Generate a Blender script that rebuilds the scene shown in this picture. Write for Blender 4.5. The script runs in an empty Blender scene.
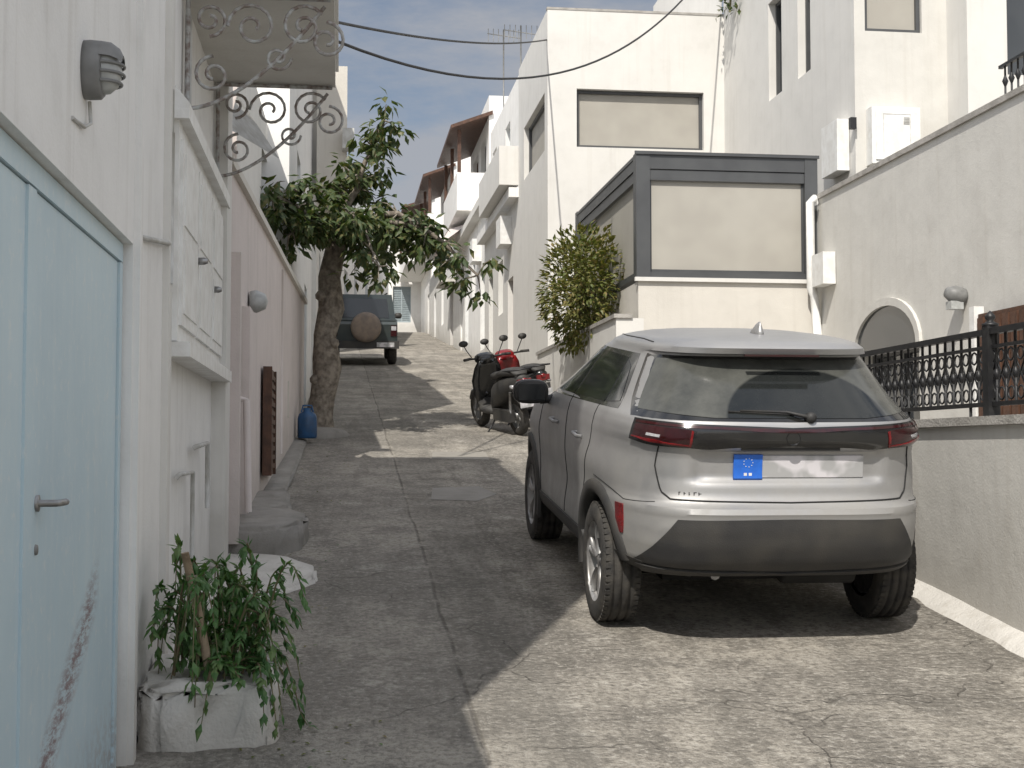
import bpy, bmesh, math, random
from mathutils import Vector, Matrix
random.seed(7)
S=0.117
def g(y):
    if y<60: return S*y
    return S*60+ (y-60)*0.02
# ------------------------------------------------------------------ materials
def newmat(name):
    m=bpy.data.materials.new(name); m.use_nodes=True
    nt=m.node_tree; b=nt.nodes['Principled BSDF']
    return m,nt,b
def N(nt,t,**kw):
    n=nt.nodes.new(t)
    for k,v in kw.items():
        if k in n.inputs: n.inputs[k].default_value=v
        else: setattr(n,k,v)
    return n
def mathn(nt,op,a,b=None,c=None,clamp=False):
    n=nt.nodes.new('ShaderNodeMath'); n.operation=op; n.use_clamp=clamp
    for i,x in enumerate((a,b,c)):
        if x is None: continue
        if isinstance(x,(int,float)): n.inputs[i].default_value=x
        else: nt.links.new(x,n.inputs[i])
    return n.outputs[0]
def mixc(nt,f,a,b,mode='MIX'):
    n=nt.nodes.new('ShaderNodeMix'); n.data_type='RGBA'; n.blend_type=mode
    for i,x in ((0,f),(6,a),(7,b)):
        if isinstance(x,(int,float)): n.inputs[i].default_value=x
        elif isinstance(x,(tuple,list)): n.inputs[i].default_value=(x[0],x[1],x[2],1)
        else: nt.links.new(x,n.inputs[i])
    return n.outputs[2]
def ramp(nt,fac,p0,p1,c0=0.0,c1=1.0):
    n=nt.nodes.new('ShaderNodeMapRange'); n.clamp=True
    nt.links.new(fac,n.inputs[0])
    n.inputs[1].default_value=p0;n.inputs[2].default_value=p1;n.inputs[3].default_value=c0;n.inputs[4].default_value=c1
    return n.outputs[0]
def coords(nt,scale=(1,1,1)):
    tc=N(nt,'ShaderNodeTexCoord')
    if scale==(1,1,1): return tc.outputs['Object']
    mp=N(nt,'ShaderNodeMapping'); mp.inputs['Scale'].default_value=scale
    nt.links.new(tc.outputs['Object'],mp.inputs[0]); return mp.outputs[0]
def noise(nt,vec,scale,detail=3,rough=.55):
    n=N(nt,'ShaderNodeTexNoise'); n.inputs['Scale'].default_value=scale; n.inputs['Detail'].default_value=detail
    n.inputs['Roughness'].default_value=rough
    nt.links.new(vec,n.inputs['Vector']); return n.outputs['Fac']
def bump(nt,b,h,strength,dist=.01,prev=None):
    n=N(nt,'ShaderNodeBump'); n.inputs['Strength'].default_value=strength; n.inputs['Distance'].default_value=dist
    nt.links.new(h,n.inputs['Height'])
    if prev is not None: nt.links.new(prev,n.inputs['Normal'])
    if b: nt.links.new(n.outputs[0],b.inputs['Normal'])
    return n.outputs[0]
def pm(name,c1,c2=None,scale=6,rough=.6,metal=0,bmp=.0,bscale=60,coat=0,spec=.5):
    m,nt,b=newmat(name)
    c2=c2 or tuple(x*.8 for x in c1)
    co=coords(nt)
    f=noise(nt,co,scale,2)
    col=mixc(nt,ramp(nt,f,.35,.65),c1,c2)
    nt.links.new(col,b.inputs['Base Color'])
    b.inputs['Roughness'].default_value=rough; b.inputs['Metallic'].default_value=metal
    b.inputs['Coat Weight'].default_value=coat
    b.inputs['Specular IOR Level'].default_value=spec
    if bmp: bump(nt,b,noise(nt,co,bscale,2),bmp,.01)
    return m
def plaster(name,c,stain=(.45,.42,.37),amt=.35,bmp=.35,dirt=.25,tone=.93):
    m,nt,b=newmat(name)
    co=coords(nt); mid=noise(nt,co,2.4,5,.62); fine=noise(nt,co,70,1)
    st=noise(nt,coords(nt,(6,6,.3)),1.5,3,.6)
    c2=tuple(x*tone for x in c)
    col=mixc(nt,ramp(nt,mid,.35,.65),c,c2)
    col=mixc(nt,mathn(nt,'MULTIPLY',ramp(nt,st,.54,.80),amt),col,stain)
    col=mixc(nt,mathn(nt,'MULTIPLY',ramp(nt,mid,.58,.76),amt*.55),col,stain)
    sp=N(nt,'ShaderNodeSeparateXYZ'); nt.links.new(co,sp.inputs[0])
    h=mathn(nt,'SUBTRACT',sp.outputs[2],mathn(nt,'MULTIPLY',sp.outputs[1],S))
    h=mathn(nt,'ADD',h,mathn(nt,'MULTIPLY',mid,-.5))
    gr=mathn(nt,'MULTIPLY',ramp(nt,h,-.25,.35,1,0),dirt*2,clamp=True)
    col=mixc(nt,gr,col,tuple(x*.75 for x in stain))
    nt.links.new(col,b.inputs['Base Color']); b.inputs['Roughness'].default_value=.88
    b.inputs['Specular IOR Level'].default_value=.25
    bump(nt,b,mathn(nt,'ADD',mid,mathn(nt,'MULTIPLY',fine,.12)),bmp,.03)
    return m
M={}
M['white']=plaster('white_plaster',(.80,.79,.765),amt=.34,bmp=.32)
M['white2']=plaster('white_plaster_clean',(.69,.675,.64),amt=.24,bmp=.2,tone=.945)
M['grey']=plaster('grey_plaster',(.61,.595,.555),amt=.38,tone=.9)
M['beige']=plaster('beige_plaster',(.62,.605,.565),amt=.28,tone=.92)
M['pink']=plaster('pink_plaster',(.67,.605,.575),amt=.42)
M['cream']=plaster('cream_plaster',(.63,.60,.545),amt=.28)
M['lime']=plaster('limewash',(.78,.76,.72),amt=.85,bmp=1.0,tone=.85)
M['concrete']=plaster('raw_concrete',(.40,.38,.35),(.2,.19,.17),amt=.6,bmp=.8,tone=.8)
M['slab']=plaster('cover_slab',(.44,.415,.37),(.22,.205,.18),amt=.7,bmp=.5,tone=.8)
M['frame']=pm('dark_grey_aluminium',(.075,.078,.08),(.06,.062,.065),3,.45)
M['screen']=pm('screen_fabric',(.40,.38,.335),(.36,.34,.30),2,.8,bmp=.2,bscale=300)
M['iron']=pm('black_iron',(.018,.018,.02),(.03,.03,.03),20,.45,.3)
M['wiron']=pm('painted_iron',(.42,.43,.42),(.18,.14,.12),25,.6,bmp=.3)
M['glass']=pm('dark_glass',(.012,.014,.016),(.016,.018,.02),3,.08,spec=.7)
M['wglass']=pm('window_glass',(.03,.035,.04),(.05,.055,.06),1,.08,spec=.8)
M['brown']=pm('brown_wood',(.10,.045,.025),(.06,.028,.016),12,.6,bmp=.4)
M['bluesh']=pm('blue_shutter',(.13,.22,.30),(.10,.18,.25),8,.6)
M['bluew']=pm('grey_blue_shutter',(.33,.38,.40),(.28,.33,.35),8,.6)
M['wpaint']=pm('white_paint',(.80,.80,.78),(.70,.69,.66),9,.5,bmp=.2)
M['wpaintg']=pm('grey_white_paint',(.55,.55,.53),(.42,.41,.38),9,.6,bmp=.3)
M['rubber']=pm('rubber',(.028,.027,.026),(.06,.055,.048),14,.85,bmp=.4,bscale=120)
M['blackp']=pm('black_plastic',(.026,.026,.027),(.05,.047,.042),4,.6,bmp=.2,bscale=200)
M['glossb']=pm('gloss_black',(.01,.01,.011),(.02,.02,.019),5,.16,coat=.4)
M['red']=pm('red_lens',(.20,.008,.01),(.12,.006,.008),30,.15,coat=.5)
M['dred']=pm('smoked_red_lens',(.04,.006,.008),(.025,.005,.006),30,.12,coat=.5)
M['redp']=pm('red_paint',(.24,.01,.012),(.16,.008,.01),10,.3,coat=.4)
M['lens']=pm('clear_lens',(.50,.50,.51),(.35,.35,.37),40,.1,coat=.5)
M['rim']=pm('alloy_rim',(.40,.40,.40),(.26,.25,.24),12,.45,.6)
M['steel']=pm('steel',(.40,.40,.40),(.25,.25,.25),20,.4,.85)
M['dark']=pm('underbody',(.012,.012,.012),(.02,.02,.02),5,.9)
M['bark']=pm('bark',(.27,.235,.19),(.12,.10,.08),14,.9,bmp=1.0,bscale=35)
M['twig']=pm('twig',(.12,.14,.06),(.16,.12,.07),14,.8)
M['wood']=pm('old_wood',(.42,.32,.22),(.28,.21,.14),14,.8,bmp=.5)
M['can']=pm('blue_plastic',(.015,.08,.20),(.02,.06,.13),9,.4)
M['cable']=pm('cable',(.02,.02,.022),(.03,.03,.03),9,.6)
M['jeep']=pm('dark_green_paint',(.03,.042,.045),(.045,.055,.052),3,.35,.3,coat=.4)
M['cover']=pm('wheel_cover_vinyl',(.27,.215,.17),(.19,.155,.13),6,.7)
M['euro']=pm('plate_blue',(.02,.14,.60),(.018,.12,.52),30,.35)
M['lampg']=pm('lamp_grey',(.21,.21,.205),(.15,.15,.145),12,.5)
M['lampglass']=pm('lamp_glass',(.45,.46,.45),(.33,.34,.33),20,.3)
M['stone']=pm('stone_cap',(.42,.40,.37),(.3,.285,.26),6,.9,bmp=.6)
def leafmat(name,c1,c2,c3):
    m,nt,b=newmat(name); co=coords(nt)
    col=mixc(nt,ramp(nt,noise(nt,co,2.2,2),.4,.6),c1,c2)
    col=mixc(nt,ramp(nt,noise(nt,co,17,1),.52,.66),col,c3)
    nt.links.new(col,b.inputs['Base Color']); b.inputs['Roughness'].default_value=.5
    tr=N(nt,'ShaderNodeBsdfTranslucent'); nt.links.new(mixc(nt,1.0,col,(1.3,1.5,.6),'MULTIPLY'),tr.inputs[0])
    mx=N(nt,'ShaderNodeMixShader'); mx.inputs[0].default_value=.25
    nt.links.new(b.outputs[0],mx.inputs[1]); nt.links.new(tr.outputs[0],mx.inputs[2])
    nt.links.new(mx.outputs[0],nt.nodes['Material Output'].inputs[0]); return m
M['leaf']=leafmat('tree_leaf',(.042,.070,.022),(.065,.095,.03),(.14,.13,.05))
M['bushl']=leafmat('bush_leaf',(.10,.125,.03),(.16,.155,.045),(.24,.18,.07))
M['plantl']=leafmat('plant_leaf',(.045,.12,.032),(.08,.17,.05),(.13,.20,.07))
def silver():
    m,nt,b=newmat('silver_paint'); co=coords(nt)
    d=noise(nt,co,3.5,5,.7)
    sp=N(nt,'ShaderNodeSeparateXYZ'); nt.links.new(co,sp.inputs[0])
    low=ramp(nt,sp.outputs[2],.35,1.15,.9,.34)
    f=mathn(nt,'MULTIPLY',ramp(nt,d,.3,.72,.4,1.3),low,clamp=True)
    nt.links.new(mixc(nt,f,(.43,.43,.435),(.27,.26,.24)),b.inputs['Base Color'])
    nt.links.new(mathn(nt,'MULTIPLY',mathn(nt,'SUBTRACT',1.0,f),.88),b.inputs['Metallic'])
    nt.links.new(ramp(nt,f,0,1,.33,.75),b.inputs['Roughness'])
    b.inputs['Coat Weight'].default_value=.22; b.inputs['Coat Roughness'].default_value=.22
    return m
M['silver']=silver()
def rearglass():
    m,nt,b=newmat('dusty_rear_glass'); co=coords(nt)
    sp=N(nt,'ShaderNodeSeparateXYZ'); nt.links.new(co,sp.inputs[0])
    x,z=sp.outputs[0],sp.outputs[2]
    dx=mathn(nt,'SUBTRACT',x,.10); dz=mathn(nt,'SUBTRACT',z,1.17)
    dd=mathn(nt,'SQRT',mathn(nt,'ADD',mathn(nt,'POWER',mathn(nt,'ABSOLUTE',dx),2.0),mathn(nt,'POWER',mathn(nt,'MULTIPLY',dz,1.6),2.0)))
    dust=ramp(nt,dd,.43,.445)
    cl=noise(nt,co,6,4,.7)
    f=mathn(nt,'MULTIPLY',ramp(nt,cl,.25,.7,.45,1),mathn(nt,'ADD',mathn(nt,'MULTIPLY',dust,.18),.03))
    nt.links.new(mixc(nt,f,(.008,.010,.011),(.42,.42,.37)),b.inputs['Base Color'])
    nt.links.new(ramp(nt,f,0,.35,.05,.35),b.inputs['Roughness']); b.inputs['Specular IOR Level'].default_value=.5
    return m
M['rglass']=rearglass()
def plate():
    m,nt,b=newmat('worn_plate'); co=coords(nt)
    c=mixc(nt,ramp(nt,noise(nt,co,8,2,.5),.44,.56),(.38,.38,.38),(.62,.60,.62))
    nt.links.new(c,b.inputs['Base Color']); b.inputs['Roughness'].default_value=.45; return m
M['plate']=plate()
def door():
    m,nt,b=newmat('pale_blue_metal'); co=coords(nt)
    sp=N(nt,'ShaderNodeSeparateXYZ'); nt.links.new(co,sp.inputs[0]); y,z=sp.outputs[1],sp.outputs[2]
    big=noise(nt,co,1.3,4,.6); fine=noise(nt,co,22,4,.7); st=noise(nt,coords(nt,(9,9,.5)),2,3)
    col=mixc(nt,ramp(nt,big,.35,.65),(.52,.64,.69),(.46,.58,.64))
    col=mixc(nt,mathn(nt,'MULTIPLY',ramp(nt,st,.45,.8),.35),col,(.62,.68,.69))
    col=mixc(nt,mathn(nt,'MULTIPLY',ramp(nt,fine,.56,.70),.5),col,(.68,.71,.70))
    l=mathn(nt,'ABSOLUTE',mathn(nt,'SUBTRACT',mathn(nt,'SUBTRACT',z,1.10),mathn(nt,'MULTIPLY',mathn(nt,'SUBTRACT',y,4.5),.55)))
    a=mathn(nt,'MULTIPLY',ramp(nt,l,.03,.13,1,0),ramp(nt,mathn(nt,'ABSOLUTE',mathn(nt,'SUBTRACT',y,4.5)),.36,.55,1,0))
    a=mathn(nt,'MULTIPLY',a,ramp(nt,noise(nt,coords(nt,(1,2,9)),5,4,.85),.42,.56))
    col=mixc(nt,mathn(nt,'MULTIPLY',a,.85),col,(.20,.11,.11))
    hz=mathn(nt,'SUBTRACT',z,mathn(nt,'MULTIPLY',y,S))
    r=mathn(nt,'MULTIPLY',ramp(nt,hz,0,.35,1,0),ramp(nt,fine,.45,.6))
    col=mixc(nt,mathn(nt,'MULTIPLY',r,.6),col,(.20,.13,.10))
    nt.links.new(col,b.inputs['Base Color']); b.inputs['Roughness'].default_value=.5
    bump(nt,b,mathn(nt,'ADD',big,mathn(nt,'MULTIPLY',fine,.05)),.4,.03); return m
M['door']=door()
def road():
    m,nt,b=newmat('concrete_road'); co=coords(nt)
    sp=N(nt,'ShaderNodeSeparateXYZ'); nt.links.new(co,sp.inputs[0]); x,y=sp.outputs[0],sp.outputs[1]
    big=noise(nt,co,.75,4,.62); mid=noise(nt,co,2.6,6,.76); fine=noise(nt,co,30,4,.8); stre=noise(nt,coords(nt,(3.2,.35,1)),1.3,4,.65)
    wob=noise(nt,co,1.1,2)
    c=mixc(nt,ramp(nt,big,.38,.60),(.44,.405,.35),(.26,.24,.21))
    c=mixc(nt,mathn(nt,'MULTIPLY',ramp(nt,mid,.49,.60),.8),c,(.20,.185,.162))
    c=mixc(nt,mathn(nt,'MULTIPLY',ramp(nt,mid,.34,.43,1,0),.7),c,(.55,.515,.455))
    c=mixc(nt,mathn(nt,'MULTIPLY',ramp(nt,stre,.50,.62),.55),c,(.175,.163,.142))
    c=mixc(nt,mathn(nt,'MULTIPLY',ramp(nt,fine,.51,.60),.65),c,(.14,.13,.113))
    c=mixc(nt,mathn(nt,'MULTIPLY',ramp(nt,fine,.36,.46,1,0),.6),c,(.56,.53,.475))
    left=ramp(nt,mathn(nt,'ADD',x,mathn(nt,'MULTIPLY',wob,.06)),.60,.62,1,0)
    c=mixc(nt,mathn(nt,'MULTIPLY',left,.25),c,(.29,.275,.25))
    dr=ramp(nt,mathn(nt,'ABSOLUTE',mathn(nt,'SUBTRACT',mathn(nt,'ADD',x,mathn(nt,'MULTIPLY',wob,.10)),.86)),.19,.25,1,0)
    c=mixc(nt,mathn(nt,'MULTIPLY',dr,.30),c,(.19,.18,.16))
    jl=ramp(nt,mathn(nt,'ABSOLUTE',mathn(nt,'SUBTRACT',mathn(nt,'ADD',x,mathn(nt,'MULTIPLY',wob,.06)),.61)),.004,.014,1,0)
    yy=mathn(nt,'ADD',y,mathn(nt,'ADD',mathn(nt,'MULTIPLY',wob,.9),mathn(nt,'MULTIPLY',x,.16)))
    md=mathn(nt,'ABSOLUTE',mathn(nt,'SUBTRACT',mathn(nt,'FRACT',mathn(nt,'DIVIDE',yy,3.7)),.5))
    jt=mathn(nt,'MULTIPLY',ramp(nt,md,.001,.004,1,0),ramp(nt,big,.45,.52,.15,1))
    vw=N(nt,'ShaderNodeVectorMath'); vw.operation='ADD'
    cn=N(nt,'ShaderNodeTexNoise'); cn.inputs['Scale'].default_value=1.5; cn.inputs['Detail'].default_value=4; nt.links.new(co,cn.inputs['Vector'])
    sc=N(nt,'ShaderNodeVectorMath'); sc.operation='SCALE'; sc.inputs[3].default_value=.9; nt.links.new(cn.outputs['Color'],sc.inputs[0])
    nt.links.new(co,vw.inputs[0]); nt.links.new(sc.outputs[0],vw.inputs[1])
    vo=N(nt,'ShaderNodeTexVoronoi'); vo.feature='DISTANCE_TO_EDGE'; vo.inputs['Scale'].default_value=.8; nt.links.new(vw.outputs[0],vo.inputs['Vector'])
    cr=mathn(nt,'MULTIPLY',ramp(nt,vo.outputs['Distance'],.001,.007,1,0),ramp(nt,big,.42,.52))
    j=mathn(nt,'MAXIMUM',mathn(nt,'MULTIPLY',jl,.75),mathn(nt,'MAXIMUM',mathn(nt,'MULTIPLY',jt,.6),mathn(nt,'MULTIPLY',cr,.7)))
    j=mathn(nt,'MULTIPLY',j,ramp(nt,mid,.40,.52,.1,1))
    c=mixc(nt,mathn(nt,'MULTIPLY',j,.7),c,(.09,.082,.072))
    nt.links.new(c,b.inputs['Base Color']); b.inputs['Roughness'].default_value=.9; b.inputs['Specular IOR Level'].default_value=.2
    wv=N(nt,'ShaderNodeTexWave'); wv.bands_direction='Y'; wv.inputs['Scale'].default_value=5; wv.inputs['Distortion'].default_value=9
    wv.inputs['Detail'].default_value=3; wv.inputs['Detail Scale'].default_value=2.2; nt.links.new(co,wv.inputs['Vector'])
    wh=mathn(nt,'MULTIPLY',wv.outputs['Fac'],mathn(nt,'MULTIPLY',ramp(nt,left,0,1,.18,.04),ramp(nt,big,.4,.6,.2,1)))
    h=mathn(nt,'ADD',wh,mathn(nt,'ADD',mathn(nt,'MULTIPLY',mid,.9),mathn(nt,'MULTIPLY',fine,.8)))
    h=mathn(nt,'SUBTRACT',h,mathn(nt,'MULTIPLY',j,.4))
    bump(nt,b,h,1.0,.034)
    return m
M['road']=road()
M['ground']=pm('dry_ground',(.28,.25,.2),(.2,.18,.14),1,.95,bmp=.5,bscale=8)

# ------------------------------------------------------------------ mesh builder
class B:
    def __init__(s,name): s.name=name; s.v=[]; s.f=[]; s.m=[]; s.sm=[]; s.mats=[]
    def mi(s,k):
        if k not in s.mats: s.mats.append(k)
        return s.mats.index(k)
    def add(s,vs,fs,mat,smooth=False,T=None):
        o=len(s.v)
        for p in vs:
            p=Vector(p)
            if T is not None: p=T@p
            s.v.append(p)
        i=s.mi(mat)
        for f in fs: s.f.append([o+a for a in f]); s.m.append(i); s.sm.append(smooth)
    def box(s,x0,x1,y0,y1,z0,z1,mat,T=None):
        vs=[(x0,y0,z0),(x1,y0,z0),(x1,y1,z0),(x0,y1,z0),(x0,y0,z1),(x1,y0,z1),(x1,y1,z1),(x0,y1,z1)]
        s.add(vs,[(0,3,2,1),(4,5,6,7),(0,1,5,4),(1,2,6,5),(2,3,7,6),(3,0,4,7)],mat,False,T)
    def quad(s,a,b,c,d,mat,T=None): s.add([a,b,c,d],[(0,1,2,3)],mat,False,T)
    def tube(s,pts,r,mat,seg=8,caps=True,T=None):
        pts=[Vector(p) for p in pts]; n=len(pts); rs=r if isinstance(r,(list,tuple)) else [r]*n
        vs=[];up=None
        for i,p in enumerate(pts):
            t=(pts[min(i+1,n-1)]-pts[max(i-1,0)]).normalized()
            if up is None: up=Vector((0,0,1)) if abs(t.z)<.9 else Vector((1,0,0))
            a=t.cross(up)
            if a.length<1e-4: a=t.cross(Vector((0,1,0)))
            a.normalize(); bb=a.cross(t).normalized(); up=bb
            for k in range(seg):
                an=2*math.pi*k/seg; vs.append(p+a*math.cos(an)*rs[i]+bb*math.sin(an)*rs[i])
        fs=[]
        for i in range(n-1):
            for k in range(seg):
                k2=(k+1)%seg; fs.append((i*seg+k,i*seg+k2,(i+1)*seg+k2,(i+1)*seg+k))
        s.add(vs,fs,mat,True,T)
        if caps:
            s.add(vs[:seg],[tuple(range(seg))],mat,False,T); s.add(vs[-seg:],[tuple(range(seg-1,-1,-1))],mat,False,T)
    def lathe(s,prof,o,ax,mat,seg=32,T=None):
        o=Vector(o); ax=Vector(ax).normalized(); u=ax.orthogonal().normalized(); w=ax.cross(u)
        vs=[];fs=[];n=len(prof)
        for k in range(seg):
            an=2*math.pi*k/seg; d=u*math.cos(an)+w*math.sin(an)
            for r,a in prof: vs.append(o+ax*a+d*r)
        for k in range(seg):
            k2=(k+1)%seg
            for i in range(n-1): fs.append((k*n+i,k2*n+i,k2*n+i+1,k*n+i+1))
        s.add(vs,fs,mat,True,T)
    def loft(s,rings,mat,T=None,cap=True):
        n=len(rings[0]); vs=[p for r in rings for p in r]; fs=[]
        for i in range(len(rings)-1):
            for k in range(n):
                k2=(k+1)%n; fs.append((i*n+k,i*n+k2,(i+1)*n+k2,(i+1)*n+k))
        if cap: fs.append(tuple(range(n-1,-1,-1))); fs.append(tuple(range((len(rings)-1)*n,len(rings)*n)))
        s.add(vs,fs,mat,True,T)
    def prism(s,prof,x0,x1,mat,T=None,t0=0):
        n=len(prof); vs=[(x0,y,z) for y,z in prof]+[(x1,y,z) for y,z in prof]
        fs=[tuple(range(n)),tuple(range(2*n-1,n-1,-1))]+[(i,n+i,n+(i+1)%n,(i+1)%n) for i in range(n)]
        s.add(vs,fs,mat,False,T)
    def wall(s,p0,p1,z0,z1,mat,holes=(),depth=.18):
        p0=Vector((p0[0],p0[1],0));p1=Vector((p1[0],p1[1],0)); L=(p1-p0).length; u=(p1-p0)/L; n=Vector((u.y,-u.x,0))
        def P(a,z,d=0): return p0+u*a+Vector((0,0,z))-n*d
        us=sorted(set([0,L]+[min(max(h[i],0),L) for h in holes for i in (0,1)])); zs=sorted(set([z0,z1]+[h[i] for h in holes for i in (2,3)]))
        for i in range(len(us)-1):
            for j in range(len(zs)-1):
                cu=(us[i]+us[i+1])/2; cz=(zs[j]+zs[j+1])/2
                if any(h[0]<cu<h[1] and h[2]<cz<h[3] for h in holes): continue
                s.quad(P(us[i],zs[j]),P(us[i+1],zs[j]),P(us[i+1],zs[j+1]),P(us[i],zs[j+1]),mat)
        for h in holes:
            a,b,c,d=h[:4]; kind=h[4] if len(h)>4 else 'window'; dp=h[5] if len(h)>5 else depth
            s.quad(P(a,c),P(b,c),P(b,c,dp),P(a,c,dp),mat); s.quad(P(a,d),P(a,d,dp),P(b,d,dp),P(b,d),mat)
            s.quad(P(a,c),P(a,c,dp),P(a,d,dp),P(a,d),mat); s.quad(P(b,c),P(b,d),P(b,d,dp),P(b,c,dp),mat)
            def bx(a0,a1,c0,c1,d0,d1,mt):
                q=[P(a0,c0,d0),P(a1,c0,d0),P(a1,c0,d1),P(a0,c0,d1),P(a0,c1,d0),P(a1,c1,d0),P(a1,c1,d1),P(a0,c1,d1)]
                s.add(q,[(0,3,2,1),(4,5,6,7),(0,1,5,4),(1,2,6,5),(2,3,7,6),(3,0,4,7)],mt)
            fm,pmat={'window':('frame','wglass'),'wwindow':('wpaint','wglass'),'screen':('frame','screen'),'blue':('bluesh','bluesh'),
                'bluew':('bluew','bluew'),'door':('brown','brown'),'gate':('door','door'),'dark':('dark','dark'),'wdoor':('wpaintg','wpaintg')}[kind]
            s.quad(P(a,c,dp-.004),P(b,c,dp-.004),P(b,d,dp-.004),P(a,d,dp-.004),pmat)
            if kind in('window','wwindow','blue','bluew','door','screen','wdoor'):
                t=.055; bx(a+.002,a+t,c+.002,d-.002,dp-.06,dp-.006,fm); bx(b-t,b-.002,c+.002,d-.002,dp-.06,dp-.006,fm)
                bx(a+t,b-t,c+.002,c+t,dp-.058,dp-.006,fm); bx(a+t,b-t,d-t,d-.002,dp-.058,dp-.006,fm)
                if kind!='screen':
                    mdl=(a+b)/2; bx(mdl-.03,mdl+.03,c+t,d-t,dp-.056,dp-.006,fm)
                if kind in('blue','bluew','door'):
                    k=int((d-c-2*t)/.09)
                    for q in range(k):
                        zz=c+t+q*.09
                        bx(a+t,mdl-.03,zz,zz+.05,dp-.04,dp-.007,fm); bx(mdl+.03,b-t,zz,zz+.05,dp-.04,dp-.007,fm)
    def finish(s,parent=None,bevel=0,T=None):
        me=bpy.data.meshes.new(s.name); me.from_pydata([tuple(v) for v in s.v],[],s.f)
        for k in s.mats: me.materials.append(M[k])
        me.polygons.foreach_set('material_index',s.m); me.polygons.foreach_set('use_smooth',s.sm); me.update()
        bm=bmesh.new(); bm.from_mesh(me); bmesh.ops.remove_doubles(bm,verts=bm.verts,dist=.00005)
        bm.to_mesh(me); bm.free()
        o=bpy.data.objects.new(s.name,me); bpy.context.scene.collection.objects.link(o)
        if T is not None: o.matrix_world=T
        if parent: o.parent=parent
        return o
def empty(name,T=None):
    o=bpy.data.objects.new(name,None); bpy.context.scene.collection.objects.link(o)
    if T is not None: o.matrix_world=T
    return o
def spiral(c,r0,r1,a0,turns,n=26):
    out=[]
    for i in range(n+1):
        t=i/n; r=r0+(r1-r0)*t; a=a0+turns*2*math.pi*t
        out.append((c[0]+r*math.cos(a),c[1],c[2]+r*math.sin(a)))
    return out
def leaf(b,p,d,up,L,W,mat,droop=.25):
    d=Vector(d).normalized(); sd=d.cross(Vector(up))
    if sd.length<1e-3: sd=Vector((1,0,0))
    sd.normalize(); nn=sd.cross(d); p=Vector(p)
    a=p; m1=p+d*L*.45+sd*W*.5-nn*L*.02; m2=p+d*L*.45-sd*W*.5-nn*L*.02; c=p+d*L*.5+nn*L*.06; e=p+d*L-nn*L*droop
    b.add([a,m1,c,m2,e],[(0,1,2),(0,2,3),(1,4,2),(2,4,3)],mat,False)
def rnd(a=1.0): return random.uniform(-a,a)
def rv():
    while True:
        v=Vector((rnd(),rnd(),rnd()))
        if .05<v.length<1: return v

# ------------------------------------------------------------------ ground & road
def sheet(name,x0,x1,ys,dz,mat,nx=2,jit=0):
    b=B(name); xs=[x0+(x1-x0)*i/nx for i in range(nx+1)]
    vs=[(x,y,g(y)+dz) for y in ys for x in xs]; fs=[]
    for j in range(len(ys)-1):
        for i in range(nx): q=j*(nx+1)+i; fs.append((q,q+1,q+nx+2,q+nx+1))
    b.add(vs,fs,mat,False); return b.finish()
sheet('ground',-150,150,[-60,-20,0,20,40,60,100,400],-.006,'ground')
sheet('street_road',-1.2,4.6,[-12,0,10,20,30,40,50,60,85],0,'road',2)
b=B('road_patch'); b.quad((1.0,14.9,g(14.9)+.004),(1.62,14.8,g(14.8)+.004),(1.66,15.5,g(15.5)+.004),(1.05,15.55,g(15.55)+.004),'slab'); b.finish()
b=B('road_patch'); b.add([(.80,12.0,g(12)+.004),(1.2,11.9,g(11.9)+.004),(1.42,12.3,g(12.3)+.004),(1.3,12.8,g(12.8)+.004),(.86,12.7,g(12.7)+.004)],[(0,1,2,3,4)],'concrete'); b.finish()

# ------------------------------------------------------------------ left garage building
b=B('garage_building')
b.wall((-.8,-6),(-.8,6.42),-1.5,4.35,'white',[(6.9,11.42,-.6,2.64,'gate',.07)])
b.wall((-.8,2.95),(-.8,6.42),4.35,8.5,'white'); b.wall((-7,2.95),(-.8,2.95),4.35,8.5,'white')  # unseen upper block, height and front corner shaped to shade road and car side
b.wall((-.8,6.42),(-6,6.42),-1,8.5,'white'); b.quad((-.8,-6,4.35),(-.8,2.95,4.35),(-7,2.95,4.35),(-7,-6,4.35),'white'); b.quad((-.8,2.95,8.5),(-.8,6.42,8.5),(-7,6.42,8.5),(-7,2.95,8.5),'white')
b.wall((-7,6.42),(-7,-6),-1,4.35,'white'); b.wall((-7,-6),(-.8,-6),-1,4.35,'white')
b.box(-.866,-.846,1.0,3.80,-.5,2.56,'door'); b.box(-.866,-.846,3.86,5.34,-.5,2.56,'door')
b.box(-.866,-.835,.92,5.40,2.565,2.635,'door'); b.box(-.866,-.836,5.345,5.405,-.5,2.56,'door')
b.box(-.846,-.838,3.80,3.90,-.5,2.56,'door')
b.tube([(-.845,3.99,1.69),(-.79,3.99,1.69),(-.785,4.02,1.69),(-.785,4.10,1.69)],.010,'steel'); b.lathe([(0,.0),(.024,.0),(.022,-.012)],(-.838,3.99,1.69),(1,0,0),'steel')
b.lathe([(0,.006),(.014,.006),(.016,0)],(-.846,3.99,1.56),(1,0,0),'lampg',14)
b.box(-.8,-.775,5.43,5.50,-.2,8.45,'white')
b.tube([(-.785,5.5,2.68),(-.775,6.33,2.78),(-.775,6.37,2.83),(-.775,6.37,3.5)],.011,'wpaintg'); b.tube([(-.78,6.37,3.3),(-.78,6.37,2.6)],.02,'wpaintg')
b.box(-.81,-.77,6.30,6.42,-.2,8.4,'white2')
b.finish()
b=B('wall_lamp')
T=Matrix.Translation((-.8,4.36,3.03))@Matrix.Rotation(math.pi/2,4,'Y')@Matrix.Diagonal((1.05,.8,.92,1))
b.lathe([(0,0),(.088,0),(.09,.02),(.088,.055),(.078,.066),(.074,.06)],(0,0,0),(0,0,1),'lampg',28,T)
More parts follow.
